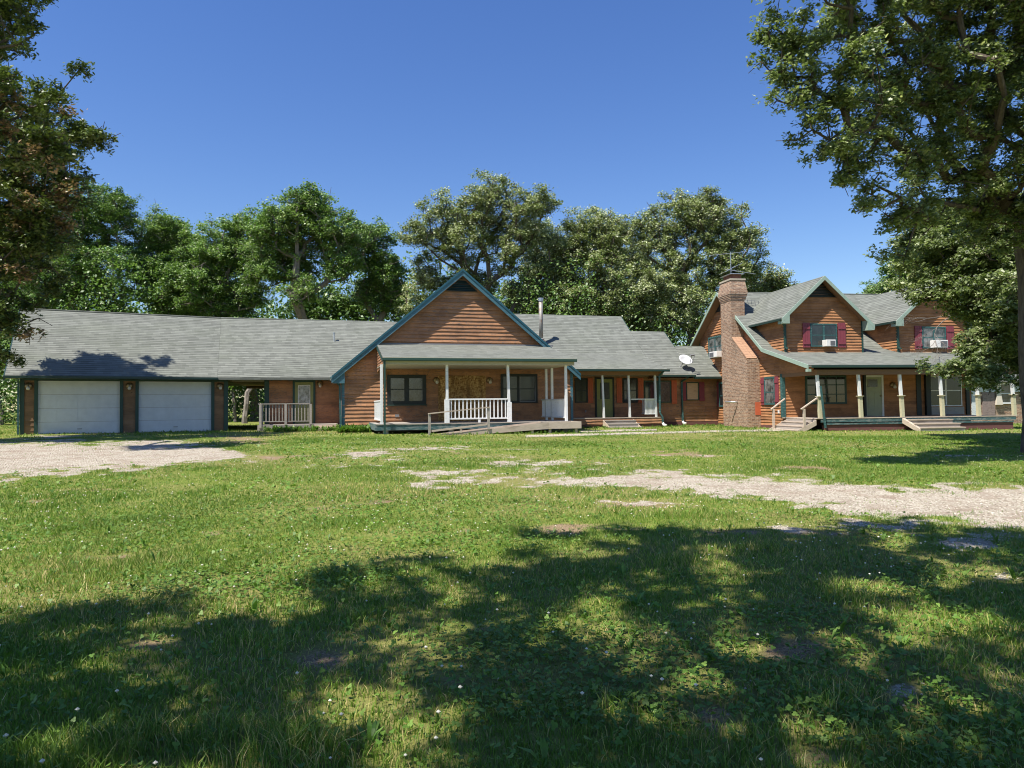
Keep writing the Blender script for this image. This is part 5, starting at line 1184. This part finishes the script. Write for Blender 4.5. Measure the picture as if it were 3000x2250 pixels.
BT = [
 ('dark leafy tree rising behind the left end of the garage roof', 260, 54, [(250, 640, 54, 130), (330, 620, 53, 85), (200, 760, 52, 130), (330, 800, 52, 110), (150, 900, 53, 120), (300, 900, 52, 90), (120, 600, 55, 110)], 'dark1', .30, 11),
 ('light green tree behind the garage roof, second from the dark leafy one', 505, 56, [(470, 700, 56, 95), (540, 740, 56, 90), (430, 780, 55, 80), (500, 850, 54, 90), (590, 820, 55, 60)], 'green1', .26, 12),
 ('tree with a long pale limb leaning left behind the garage roof', 745, 55, [(690, 690, 55, 85), (640, 760, 54, 80), (740, 740, 54, 80), (600, 850, 53, 80), (720, 860, 54, 70)], 'green1', .27, 13),
 ('tall round topped tree with an open fan of limbs left of the big gable', 911, 50, [(890, 640, 50, 92), (800, 680, 50, 88), (980, 680, 50, 82), (850, 760, 51, 90), (1000, 770, 50, 60), (770, 800, 50, 60), (880, 850, 49, 50), (930, 600, 50, 55)], 'green1', .34, 14),
 ('narrow dark tree close to the left slope of the big gable', 1070, 54, [(1090, 730, 54, 78), (1130, 800, 54, 60), (1075, 850, 54, 45), (1150, 880, 54, 55), (1060, 700, 54, 45)], 'dark1', .24, 15),
 ('tallest pale leaved oak standing straight behind the big gable', 1450, 51, [(1420, 600, 51, 90), (1290, 640, 51, 90), (1540, 620, 51, 92), (1240, 700, 51, 65), (1600, 590, 51, 48), (1350, 720, 51, 95), (1500, 730, 51, 95), (1250, 820, 52, 60), (1620, 760, 52, 70), (1440, 545, 51, 38), (1380, 840, 52, 80), (1560, 860, 52, 80), (1230, 890, 52, 50)], 'silver', .40, 16),
 ('pale leaved oak behind the flue pipe with a slightly lower crown', 1700, 53, [(1720, 690, 53, 95), (1660, 760, 53, 80), (1790, 700, 53, 80), (1760, 820, 52, 90), (1640, 870, 52, 70), (1700, 860, 52, 80), (1800, 900, 52, 70), (1880, 930, 52, 60)], 'silver', .33, 17),
 ('broad pale leaved oak behind the brick chimney', 2010, 52, [(2000, 650, 52, 90), (1920, 680, 52, 80), (2100, 650, 52, 92), (2180, 720, 52, 75), (1960, 800, 52, 95), (2100, 790, 52, 95), (2200, 800, 53, 60), (1900, 860, 51, 75), (2040, 880, 51, 90), (2060, 600, 52, 50)], 'silver', .40, 18),
 ('small low crowned oak between the brick chimney and the left dormer roof', 2270, 55, [(2270, 830, 55, 50), (2230, 860, 55, 45), (2310, 850, 55, 30), (2200, 880, 55, 50)], 'silver', .22, 19),
 ('dim slender tree in the second row, seen through the crowns left of the nine-pane door', 590, 62, [(600, 860, 62, 90), (540, 900, 62, 80), (660, 900, 62, 80), (600, 780, 62, 60)], 'dark1', .22, 51),
 ('dim tree in the second row between the round topped tree and the gable slope', 1010, 63, [(960, 890, 63, 60), (1060, 900, 63, 60), (900, 900, 63, 50), (1120, 860, 63, 60)], 'green1', .2, 52),
 ('shaded second row oak directly behind the flue pipe', 1590, 62, [(1590, 800, 62, 80), (1540, 880, 62, 80), (1650, 900, 62, 90), (1590, 700, 62, 60)], 'silver', .24, 53),
 ('shaded second row oak above the lowest step of the ranch roof', 1860, 62, [(1850, 780, 62, 80), (1880, 880, 62, 90), (1950, 940, 62, 80), (1780, 900, 62, 60)], 'silver', .24, 54),
 ('dark second row tree at the far left above the garage roof', 60, 62, [(80, 700, 62, 110), (160, 820, 62, 110), (20, 850, 62, 110)], 'dark1', .26, 55),
 ('bushy green tree peeping over the ridge between the two dormers', 2600, 56, [(2590, 870, 56, 62), (2660, 850, 56, 70), (2540, 890, 56, 36), (2640, 790, 55, 48), (2720, 820, 56, 80)], 'green1', .26, 20),
]
for lb, px, Y, lobes, mt, tr, sd_ in BT:
    lo = [lobe(*l) for l in lobes]; area = sum(l[3] * l[5] for l in lo)
    sil = mt == 'silver'
    make_tree('oak_tree' if sil else 'broadleaf_tree', lb, gxy(px, Y), lo, M[mt], M['bark'] if sil else M['barkgrey'], sd_, ncl=int(min(420, 13 * area)), nleaf=265, leaf=0.155 if sil else 0.165, rc=0.74, trunk_r=tr * 1.05, group=far, hollow=0.42,
              trunk_h=0.42, fork=0.30, bare=0.03, tintshift=0.07)
# trees whose trunks show low down through the passage and at the left edge
for lb, px, Y, lobes, sd_ in (('shaded tree with a dark trunk seen left of the garage wing', 8, 50, [(-40, 1000, 50, 110), (40, 1060, 51, 70), (-120, 1080, 50, 120), (60, 980, 52, 60)], 31),
                              ('pale trunked tree seen through the open passage, left one', 688, 52, [(660, 1090, 53, 70), (700, 1050, 54, 60), (640, 1000, 54, 60)], 32),
                              ('stout flared trunk seen through the open passage, right one', 716, 48, [(760, 1010, 49, 60), (790, 1060, 50, 60), (700, 990, 50, 55), (745, 960, 50, 60)], 33)):
    make_tree('shade_tree', lb, gxy(px, Y), [lobe(*l) for l in lobes], M['dark1'], M['barkgrey'], sd_, ncl=90, nleaf=80, leaf=0.27, rc=0.8, trunk_r=0.17 if sd_ == 33 else 0.11, group='trees glimpsed under the eaves')
# left foreground tree with browned sprays
def brownf(P):
    px, py = projn(P[:, 0], P[:, 1], P[:, 2])
    return np.where((py > 430) & (py < 760) & (px < 240), 0.32, 0.08) * np.where((py > 560) & (px > 200), 0.4, 1.0)
LT = [(30, 60, 24, 105), (-80, 80, 25, 160), (60, 380, 24, 130), (150, 300, 24, 70), (225, 235, 24, 38), (190, 400, 24, 85), (262, 410, 24, 48), (200, 520, 24, 85), (60, 520, 23.5, 150), (110, 660, 24, 120), (190, 600, 24.5, 60), (50, 790, 24, 120), (130, 800, 26, 70), (30, 930, 24, 90),
      (95, 960, 24, 45), (10, 1030, 24, 50), (-120, 480, 25, 220), (-170, 250, 26, 220), (-150, 800, 24, 190), (-130, 1000, 24, 120), (150, 660, 28.5, 60), (70, 720, 29, 90), (-40, 740, 28, 70), (-60, -100, 24, 180), (40, 380, 19.5, 130), (130, 440, 19.5, 80), (-80, 300, 19, 150), (170, 300, 20, 45)]
d = ray(-520, 1250); bt = (d.x * 23 / d.y, 23.0); 
make_tree('maple_tree', 'near leafy tree with browned dead sprays at the left edge of the lawn', (bt[0], bt[1], zgs(*bt)), [lobe(*l) for l in LT], M['brownleaf'], M['bark'], 41, ncl=600, nleaf=260, leaf=0.14, rc=0.50, shape=LEAF_OAK, trunk_r=0.36, brown=brownf, hollow=0.55, bare=0.03, pull=0.1)
# right foreground oak, its limbs reaching over the lawn
OT = [(2430, 130, 14, 170), (2330, 110, 14, 100), (2320, 280, 14, 95), (2290, 190, 14, 65), (2600, 80, 15, 190), (2800, 90, 16, 200), (2470, 320, 14, 140), (2610, 330, 15, 180), (2520, 440, 14.5, 85), (2770, 320, 16, 200), (2930, 260, 17, 200), (2640, 530, 15, 115), (2560, 500, 15, 60),
      (2820, 540, 17, 170), (2950, 580, 18, 180), (2690, 640, 16, 80), (2440, 545, 14.5, 22), (2560, 692, 15, 24), (2530, 625, 15, 32), (2380, 380, 14, 55), (2450, 440, 14.5, 60), (2290, 330, 14, 50), (2560, 570, 15, 60), (2500, 520, 14.5, 45), (2270, 60, 14, 60), (2700, 460, 15.5, 120), (2620, 630, 15.5, 55), (2480, 530, 14.5, 38), (2580, 650, 15.5, 45), (2525, 595, 15, 38), (2660, 600, 15.5, 70), (2640, 700, 16, 50), (3120, 300, 16, 260), (2600, -170, 14, 260), (2900, -220, 15, 300), (3150, -100, 15, 300), (2330, -60, 13.5, 110), (3080, 620, 17, 160), (2640, 740, 16.5, 40)]
d = ray(3035, 1300); bt = (d.x * 18.5 / d.y, 18.5)
make_tree('oak_tree', 'big near oak with long limbs hanging over the right of the lawn', (bt[0], bt[1], zgs(*bt)), [lobe(*l) for l in OT], M['oak'], M['bark'], 42, ncl=860, nleaf=235, leaf=0.102, rc=0.36, shape=LEAF_OAK, trunk_r=0.29, trunk_h=0.55, hollow=0.62, bare=0.20, step=0.7, tintshift=0.08, pull=0.06)
RT = [(2790, 760, 23, 115), (2900, 820, 23, 130), (2690, 862, 22.5, 52, 24), (2850, 890, 22, 75), (2930, 950, 22, 105), (2862, 1020, 21.5, 62), (2800, 1078, 21, 36, 22), (2880, 1085, 21, 50), (2712, 1082, 21, 14, 10), (3080, 900, 23, 170), (2740, 690, 24, 100), (2660, 750, 24.5, 58), (2880, 700, 24, 150), (3100, 1080, 22, 110), (2990, 1060, 22, 70), (2970, 730, 23, 120), (2640, 840, 23, 22), (2690, 800, 24, 46), (2715, 845, 22.3, 40), (2980, 900, 21, 110)]
d = ray(3190, 1280); bt = (d.x * 24 / d.y, 24.0)
make_tree('oak_tree', 'lower spreading oak whose leaves cover the right dormer and porch corner', (bt[0], bt[1], zgs(*bt)), [lobe(*l) for l in RT], M['oak'], M['bark'], 43, ncl=820, nleaf=230, leaf=0.125, rc=0.42, shape=LEAF_OAK, trunk_r=0.34, trunk_h=0.4, hollow=0.6, bare=0.05, step=0.8, tintshift=0.05)
# shade tree behind the camera: its shadow lies over the near lawn
SH = []
for X, Y, r_, h in ((-4.2, 3.4, 2.2, 8.5), (-1.9, 5.2, 2.3, 8.5), (0.6, 6.7, 2.2, 9), (3.4, 7.4, 2.4, 9.5), (5.9, 6.2, 2.2, 9.5), (3.0, 3.8, 3.0, 9.5), (0.0, 2.9, 2.6, 9), (-6.4, 2.2, 2.2, 9), (8.4, 4.2, 2.8, 9), (6.0, 2.2, 3.0, 8), (1.5, -0.8, 3.2, 8), (-3.5, -1.2, 3.2, 8), (9.5, -1, 4, 8), (-2.2, 2.0, 2.0, 9.0), (5.0, 8.2, 1.2, 9.6), (1.9, 8.2, 1.0, 9.5), (-3.6, 5.0, 1.2, 9)):
    SH.append((X - 0.41 * h, Y - 0.39 * h, h, r_, r_ * 0.95, 1.1))
make_tree('oak_tree', 'spreading oak behind the viewer that shades the near lawn', (-3.2, -6.0, 0.0), SH, M['oak'], M['bark'], 44, ncl=660, nleaf=120, leaf=0.15, rc=0.46, trunk_r=0.42, trunk_h=0.6, hollow=0.8, bare=0.0, fork=0.4, low=6.3)
# distant wood behind everything
rng = np.random.default_rng(5)
N = 210000; X = rng.uniform(-70, 70, N); Y = rng.uniform(60, 74, N); hh = 6.5 + 11 * fnoise(X, Y, 8, 5, 3)
hh = np.where((X > 33), hh * 0.9, hh)
Z = rng.uniform(0, 1, N) ** 0.9 * hh + 0.3; Z = np.where(X > 17, np.minimum(Z, 3.5 + 5 * rng.uniform(size=N)), Z); keep = fnoise(X * 1.4 + Z * 1.7, Z * 2.0 + Y, 1.9, 9, 3) > 0.36
P = np.stack([X, Y, Z], 1)[keep]
wood = leaves_mesh('woodland', P, 0.36, LEAF_KITE, M['dark1'], np.clip(rng.beta(1.6, 2.4, len(P)), 0, .99), rng, None)
tag(wood, 'dark woodland undergrowth closing the view behind the house', 'woodland', kind='stuff')
N = 90000; X = rng.uniform(-38, 32, N); Y = rng.uniform(46, 57, N); hh = 3.0 + 8.5 * sstep(.30, .72, fnoise(X, Y, 4.5, 15, 3)); hh = np.where(X > 15, np.minimum(hh, 6.0), hh); Z = rng.uniform(0, 1, N) * hh + 0.4
near = (Y > 50) | (np.abs(X + 18) > 5) ; keep = (fnoise(X * 1.4 + Z, Z * 2.0 + Y, 1.5, 19, 3) > 0.42) & near & ~((X > -20) & (X < -12) & (Y < 53))
P = np.stack([X, Y, Z], 1)[keep]
und = leaves_mesh('understory_bushes', P, 0.22, LEAF_KITE, M['green1'], np.clip(rng.beta(1.6, 2.0, len(P)), 0, .99), rng, None)
tag(und, 'dense green understory growing among the trunks behind the house', 'bushes', kind='stuff')

# ------------------------------------------------------------------ dead branch lying over the dormer roof
db = thing('dead_branch', 'bare curling dead branch hanging in front of the right dormer', 'branch', (*R.w(7.4, -1.2), 0), R.a)
m = MB(); rnd = random.Random(9)
def twig(p, d, L, r_, dep):
    pts = [p]; q = p.copy(); dd = d.copy()
    for k in range(5):
        dd = (dd + Vector((rnd.uniform(-.25, .25), rnd.uniform(-.25, .25), rnd.uniform(-.22, .18)))).normalized(); q = q + dd * L / 5; pts.append(q.copy())
    m.tube(pts, [r_ * (1 - 0.14 * k) for k in range(6)], 5, caps=False)
    if dep: 
        for _ in range(4):
            k = rnd.randint(2, 5); twig(pts[k], (dd + Vector((rnd.uniform(-.9, .3), rnd.uniform(-.5, .5), rnd.uniform(-.8, .6)))).normalized(), L * rnd.uniform(.45, .75), r_ * 0.5, dep - 1)
q0 = R.at(2790, 925, -1.2); q1 = R.at(2640, 985, -1.2)
s = Vector((q0[0] - 7.4, 0, q0[1])); e = Vector((q1[0] - 7.4, 0.2, q1[1]))
twig(s, (e - s).normalized(), (e - s).length, 0.026, 3); twig(s, (e - s + Vector((0, .3, .9))).normalized(), 1.9, 0.022, 2)
m.build('bare_twigs', M['deadwood'], db)

# ================================================================== GROUND
xs = np.concatenate([[-900, -400, -200, -120, -80, -60, -45, -36], np.arange(-30, 30.01, 0.10), [36, 45, 60, 80, 120, 200, 400, 900]])
ys = np.concatenate([[-300, -60, -30, -15, -8, -4, -2, -1], np.arange(0, 14, 0.10), np.arange(14, 36, 0.08), [37, 39, 42, 46, 52, 60, 75, 100, 150, 300, 900]])
XX, YY = np.meshgrid(xs, ys); ZZ = zg(XX, YY)
V = np.stack([XX, YY, ZZ], 2).reshape(-1, 3); nx, ny = len(xs), len(ys)
i = np.arange(nx * ny).reshape(ny, nx); Fq = np.stack([i[:-1, :-1], i[:-1, 1:], i[1:, 1:], i[1:, :-1]], 2).reshape(-1, 4)
me = bpy.data.meshes.new('ground'); me.vertices.add(len(V)); me.vertices.foreach_set('co', V.astype(np.float32).ravel())
me.loops.add(Fq.size); me.loops.foreach_set('vertex_index', Fq.astype(np.int32).ravel()); me.polygons.add(len(Fq)); me.polygons.foreach_set('loop_start', np.arange(0, Fq.size, 4, dtype=np.int32)); me.update(calc_edges=True)
gm, sm_, th = masks(V[:, 0], V[:, 1])
for nm, a in (('gravel', gm), ('soil', sm_), ('thin', th)):
    at = me.attributes.new(nm, 'FLOAT', 'POINT'); at.data.foreach_set('value', a.astype(np.float32))
me.polygons.foreach_set('use_smooth', [True] * len(me.polygons)); me.materials.append(M['ground'])
go = link(bpy.data.objects.new('ground', me)); tag(go, kind='structure')
def ghit(px, py):
    d = ray(px, py); t = 10.0
    for _ in range(40): t = t + 0.8 * ((CZ + d.z * t - zgs(d.x * t, d.y * t)) / -d.z) if d.z < 0 else t; t = min(t, 80)
    return d.x * t, d.y * t
def strip(name, pts_top, pts_bot, h=0.022):
    m = MB()
    for (a, b_), (c_, e) in zip(zip(pts_top[:-1], pts_top[1:]), zip(pts_bot[:-1], pts_bot[1:])):
        P = [ghit(*q) for q in (c_, e, b_, a)]
        n = 4
        for k in range(n):
            f0, f1 = k / n, (k + 0.985) / n
            Q = [(P[0][0] + (P[1][0] - P[0][0]) * f0, P[0][1] + (P[1][1] - P[0][1]) * f0), (P[0][0] + (P[1][0] - P[0][0]) * f1, P[0][1] + (P[1][1] - P[0][1]) * f1), (P[3][0] + (P[2][0] - P[3][0]) * f1, P[3][1] + (P[2][1] - P[3][1]) * f1), (P[3][0] + (P[2][0] - P[3][0]) * f0, P[3][1] + (P[2][1] - P[3][1]) * f0)]
            m.slab([(x, y, zgs(x, y) + h) for x, y in Q], 0.12)
    o = m.build(name, M['sidewalk']); tag(o, kind='structure')
strip('sidewalk', [(1540, 1276), (1700, 1272), (1900, 1267), (2130, 1261), (2300, 1258)], [(1540, 1282), (1700, 1278), (1900, 1272), (2130, 1266), (2300, 1263)])
strip('side_path', [(1700, 1263), (1800, 1260), (1925, 1258)], [(1700, 1268), (1800, 1265), (1925, 1262)])

# ================================================================== GRASS
def scatter(y0, y1, dens, rng):
    N0 = int(dens * (y1 - y0) * 2.6 * (y0 + y1) / 2)
    Y = np.sqrt(rng.uniform(y0 * y0, y1 * y1, N0)); q = rng.uniform(-1.30, 1.30, N0); X = q * (Y + 1.0)
    keep = rng.uniform(size=N0) < 1.0 - 0.92 * sstep(0.80, 1.25, np.abs(q))
    for fr, a0, a1, b0, b1 in ((G, -8.1, 0.05, -0.02, 9), (C, -12.6, 12.6, -0.02, 9), (C, -9.05, 2.0, -3.95, 0), (R, 0, 12, -0.02, 9.6), (C, -7.7, 1.0, -7.4, -3.9)):
        dx, dy = X - fr.o[0], Y - fr.o[1]; u = dx * fr.u[0] + dy * fr.u[1]; v = dx * fr.v[0] + dy * fr.v[1]
        keep &= ~((u > a0) & (u < a1) & (v > b0) & (v < b1))
    return X[keep], Y[keep]
def blades(rng, X, Y, h, w, mid=True):
    N = len(X); Z = zg(X, Y) - 0.004; an = rng.uniform(0, 2 * math.pi, N); ln = rng.normal(size=(N, 2)) * 0.38
    side = np.stack([np.cos(an), np.sin(an), np.zeros(N)], 1) * (w / 2)[:, None]; b = np.stack([X, Y, Z], 1)
    m1 = b + np.stack([ln[:, 0] * h * 0.28, ln[:, 1] * h * 0.28, h * 0.55], 1); tp = b + np.stack([ln[:, 0] * h, ln[:, 1] * h, h * rng.uniform(0.75, 1.0, N)], 1)
    if not mid: return np.stack([b - side, b + side, tp + side * 0.25, tp - side * 0.25], 1)
    q1 = np.stack([b - side, b + side, m1 + side * 0.85, m1 - side * 0.85], 1); q2 = np.stack([m1 - side * 0.85, m1 + side * 0.85, tp + side * 0.12, tp - side * 0.12], 1)
    return np.concatenate([q1, q2])
rng = np.random.default_rng(21); VV = []; TT = []
for y0, y1, dens, hm, wm, mid in ((1.6, 3.6, 6500, 0.060, 0.0042, True), (3.6, 6.0, 4600, 0.052, 0.0055, True), (6.0, 10.0, 3300, 0.046, 0.0068, False), (10, 17, 1500, 0.038, 0.0105, False), (17, 27, 650, 0.036, 0.015, False), (27, 45, 70, 0.06, 0.03, False)):
    X, Y = scatter(y0, y1, dens, rng); g_, s_, th_ = masks(X, Y)
    lush = fnoise(X, Y, 1.7, 41, 3); cl = fnoise(X, Y, 2.2, 51, 3); tuft = fnoise(X, Y, 0.55, 61, 2)
    p = np.clip(1.06 - 1.12 * g_, 0.035, 1) * (1 - 0.8 * s_) * (0.35 + 1.0 * lush) * (1 - 0.30 * th_) * (1.0 - 0.30 * sstep(0.47, 0.66, cl))
    k = rng.uniform(size=len(X)) < p; X, Y, lush, th_, tuft, g2, s2 = X[k], Y[k], lush[k], th_[k], tuft[k], g_[k], s_[k]
    h = hm * (0.45 + 1.1 * lush) * rng.uniform(0.5, 1.35, len(X)) * (1 + 0.9 * sstep(0.62, 0.8, tuft)) * (1 - 0.5 * np.maximum(g2, s2))
    q = blades(rng, X, Y, h, wm * rng.uniform(0.6, 1.5, len(X)), mid)
    t = np.clip(rng.beta(2, 2.6, len(X)) * 0.8 + 0.30 * (lush - 0.5) * -1 + 0.22 * th_ * rng.uniform(0, 1, len(X)), 0, 0.86); dry = rng.uniform(size=len(X)) < (0.035 + 0.20 * th_ + 0.25 * s2); t = np.where(dry, rng.uniform(0.86, 1.0, len(X)), t)
    VV.append(q); TT.append(np.concatenate([t, t]) if mid else t)
grass = arr_mesh('grass', np.concatenate(VV), 4, M['grass'], np.concatenate(TT)); tag(grass, 'sunlit and shaded lawn grass with thin and weedy patches', 'grass', kind='stuff')
# clover and small round leaves
VV = []; TT = []
for y0, y1, dens, sz in ((1.6, 4.0, 1800, 0.0080), (4.0, 7.0, 1100, 0.0085), (7.0, 12.0, 300, 0.0095), (12, 24, 60, 0.016)):
    X, Y = scatter(y0, y1, dens, rng); g_, s_, th_ = masks(X, Y); cl = fnoise(X, Y, 2.2, 51, 3)
    k = rng.uniform(size=len(X)) < np.clip(1 - 1.6 * g_, 0, 1) * (1 - 0.9 * s_) * (0.12 + 0.75 * sstep(0.47, 0.66, cl)); X, Y = X[k], Y[k]; N = len(X)
    Z = zg(X, Y) + rng.uniform(0.015, 0.075, N); a0 = rng.uniform(0, 6.283, N)
    hexa = np.array([(math.cos(a), math.sin(a)) for a in np.arange(6) * math.pi / 3])
    s = sz * rng.uniform(0.7, 1.35, N); t = rng.beta(2, 2, N); tx = rng.normal(size=(N, 2)) * 0.35
    for j in range(3):
        a = a0 + j * 2.094; cx = np.cos(a) * s * 0.95; cy = np.sin(a) * s * 0.95
        dx = cx[:, None] + hexa[None, :, 0] * s[:, None]; dy = cy[:, None] + hexa[None, :, 1] * s[:, None]
        VV.append(np.stack([X[:, None] + dx, Y[:, None] + dy, Z[:, None] + dx * tx[:, :1] + dy * tx[:, 1:]], 2)); TT.append(t)
clv = arr_mesh('clover_leaves', np.concatenate(VV), 6, M['clover'], np.concatenate(TT)); tag(clv, 'low three leaved clover mixed through the lawn', 'clover', kind='stuff')
# broad leaved weeds in rosettes
PP = []; TT = []
def rosettes(X, Y, L, nl, rng, up):
    for x, y, l_, k in zip(X, Y, L, nl):
        z = zgs(x, y)
        for j in range(k):
            a = rng.uniform(0, 6.283); e = rng.uniform(up[0], up[1]); ll = l_ * rng.uniform(0.7, 1.2); w = ll * rng.uniform(0.06, 0.11)
            d = np.array([math.cos(a) * math.cos(e), math.sin(a) * math.cos(e), math.sin(e)]); s = np.array([-math.sin(a), math.cos(a), 0]) * w
            b0 = np.array([x, y, z]); m1 = b0 + d * ll * 0.5; d2 = d + np.array([0, 0, -0.55]); t1 = m1 + d2 * ll * 0.5
            t = rng.beta(2, 2)
            PP.append([b0 - s * .2, b0 + s * .2, m1 + s, m1 - s]); TT.append(t); PP.append([m1 - s, m1 + s, t1 + s * .1, t1 - s * .1]); TT.append(t)
X, Y = scatter(2.0, 12, 11.0, rng); g_, s_, th_ = masks(X, Y); k = (rng.uniform(size=len(X)) < np.clip(1 - 1.8 * g_, 0, 1) * (0.12 + fnoise(X, Y, 1.9, 81, 2))); X, Y = X[k], Y[k]
rosettes(X, Y, rng.uniform(0.05, 0.125, len(X)), rng.integers(5, 10, len(X)), rng, (0.35, 1.25))
X, Y = scatter(2.0, 9, 0.8, rng); rosettes(X, Y, rng.uniform(0.11, 0.19, len(X)), rng.integers(5, 9, len(X)), rng, (0.7, 1.4))
weeds = arr_mesh('lawn_weeds', np.array(PP), 4, M['weed'], np.array(TT)); tag(weeds, 'broad leaved plantain and dandelion rosettes in the lawn', 'weeds', kind='stuff')
# tall weeds along the house foot
PP = []; TT = []
def weedrow(fr, u0, u1, v0, v1, n, hgt):
    for _ in range(n):
        u = rng.uniform(u0, u1); v = rng.uniform(v0, v1); x, y = fr.w(u, v)
        rosettes([x], [y], [hgt * rng.uniform(0.5, 1.2)], [rng.integers(6, 12)], rng, (0.5, 1.5))
weedrow(C, -12.4, -9.0, -3.0, -2.1, 150, 0.34); weedrow(C, -9.2, -7.6, -5.2, -4.2, 130, 0.42); weedrow(C, -12.0, -10.4, -3.4, -1.9, 60, 0.26)
weedrow(C, 6.6, 12.0, -2.6, -0.2, 80, 0.17); weedrow(C, -7.6, 0.6, -9.0, -8.7, 60, 0.16); weedrow(G, -7.2, 0.0, -0.5, -0.1, 80, 0.10); weedrow(R, 1.0, 9.5, -3.7, -3.1, 70, 0.12); weedrow(R, -4, -0.8, 0.5, 5, 40, 0.15)
weedrow(C, 2.4, 4.2, -3.3, -2.4, 25, 0.2)
ww = arr_mesh('foundation_weeds', np.array(PP), 4, M['weed'], np.array(TT)); tag(ww, 'bright green leafy weeds growing along the foot of the walls', 'weeds', kind='stuff')
# clover blossoms
ico = np.array([(0, 0, 1), (.9, 0, .3), (.28, .85, .3), (-.73, .53, .3), (-.73, -.53, .3), (.28, -.85, .3), (0, 0, -.6)])
tri = [(0, 1, 2), (0, 2, 3), (0, 3, 4), (0, 4, 5), (0, 5, 1), (6, 2, 1), (6, 3, 2), (6, 4, 3), (6, 5, 4), (6, 1, 5)]
VV = []
for y0, y1, dens, s in ((2.0, 5, 5, 0.0115), (5, 10, 7, 0.011), (10, 18, 6, 0.011), (18, 28, 2, 0.012)):
    X, Y = scatter(y0, y1, dens, rng); g_, s_, th_ = masks(X, Y); f_ = fnoise(X, Y, 3.5, 91, 3); k = rng.uniform(size=len(X)) < (1 - g_) * (1 - s_) * sstep(0.38, 0.62, f_ + 0.12 * (X < 0)) * 1.1; X, Y = X[k], Y[k]
    Z = zg(X, Y) + rng.uniform(0.05, 0.12, len(X)); c_ = np.stack([X, Y, Z], 1); sc = s * rng.uniform(0.7, 1.3, len(X))
    for t_ in tri: VV.append(c_[:, None, :] + ico[list(t_)][None] * sc[:, None, None])
fl = arr_mesh('clover_flowers', np.concatenate(VV), 3, M['flower'], None); tag(fl, 'small off white clover blossoms dotted over the lawn', 'flowers', kind='stuff')
# loose stones on the gravel
VV = []; TT = []
box6 = [(0, 1, 2), (0, 2, 3), (0, 3, 4), (0, 4, 1), (1, 2, 3)]
for y0, y1, dens, s in ((2.0, 6, 300, 0.010), (6, 14, 190, 0.012), (14, 26, 120, 0.014)):
    X, Y = scatter(y0, y1, dens, rng); g_, s_, th_ = masks(X, Y); k = rng.uniform(size=len(X)) < np.clip(g_ * 1.1 + 0.05 * s_ + 0.004, 0, 1); X, Y = X[k], Y[k]; N = len(X)
    c_ = np.stack([X, Y, zg(X, Y)], 1); sc = s * rng.uniform(0.5, 1.5, N)
    a = rng.uniform(0, 6.28, N); P4 = [np.stack([np.cos(a + j * 1.571) * sc * rng.uniform(.7, 1.2, N), np.sin(a + j * 1.571) * sc * rng.uniform(.7, 1.2, N), rng.uniform(-.1, .35, N) * sc], 1) + c_ for j in range(4)]
    tp = c_ + np.stack([np.zeros(N), np.zeros(N), sc * rng.uniform(.5, .9, N)], 1); PTS = [tp] + P4
    for t_ in box6[:4]: VV.append(np.stack([PTS[t_[0]], PTS[t_[1]], PTS[t_[2]]], 1)); TT.append(rng.uniform(size=N) * 0 + np.repeat(1, N) * (np.sin(X * 91.7 + Y * 57.3) * 0.5 + 0.5))
q = NT('limestone_chips'); cst = q.ramp(q.tint(), [(0.0, (0.20, 0.16, 0.125)), (0.5, (0.40, 0.345, 0.265)), (1.0, (0.62, 0.56, 0.46))]); M['stone'] = q.done(q.bsdf(cst, 0.9, 0.1).outputs[0])
stn = arr_mesh('gravel_stones', np.concatenate(VV), 3, M['stone'], np.concatenate(TT)); tag(stn, 'loose pale limestone chips on the drive and path', 'gravel', kind='stuff')
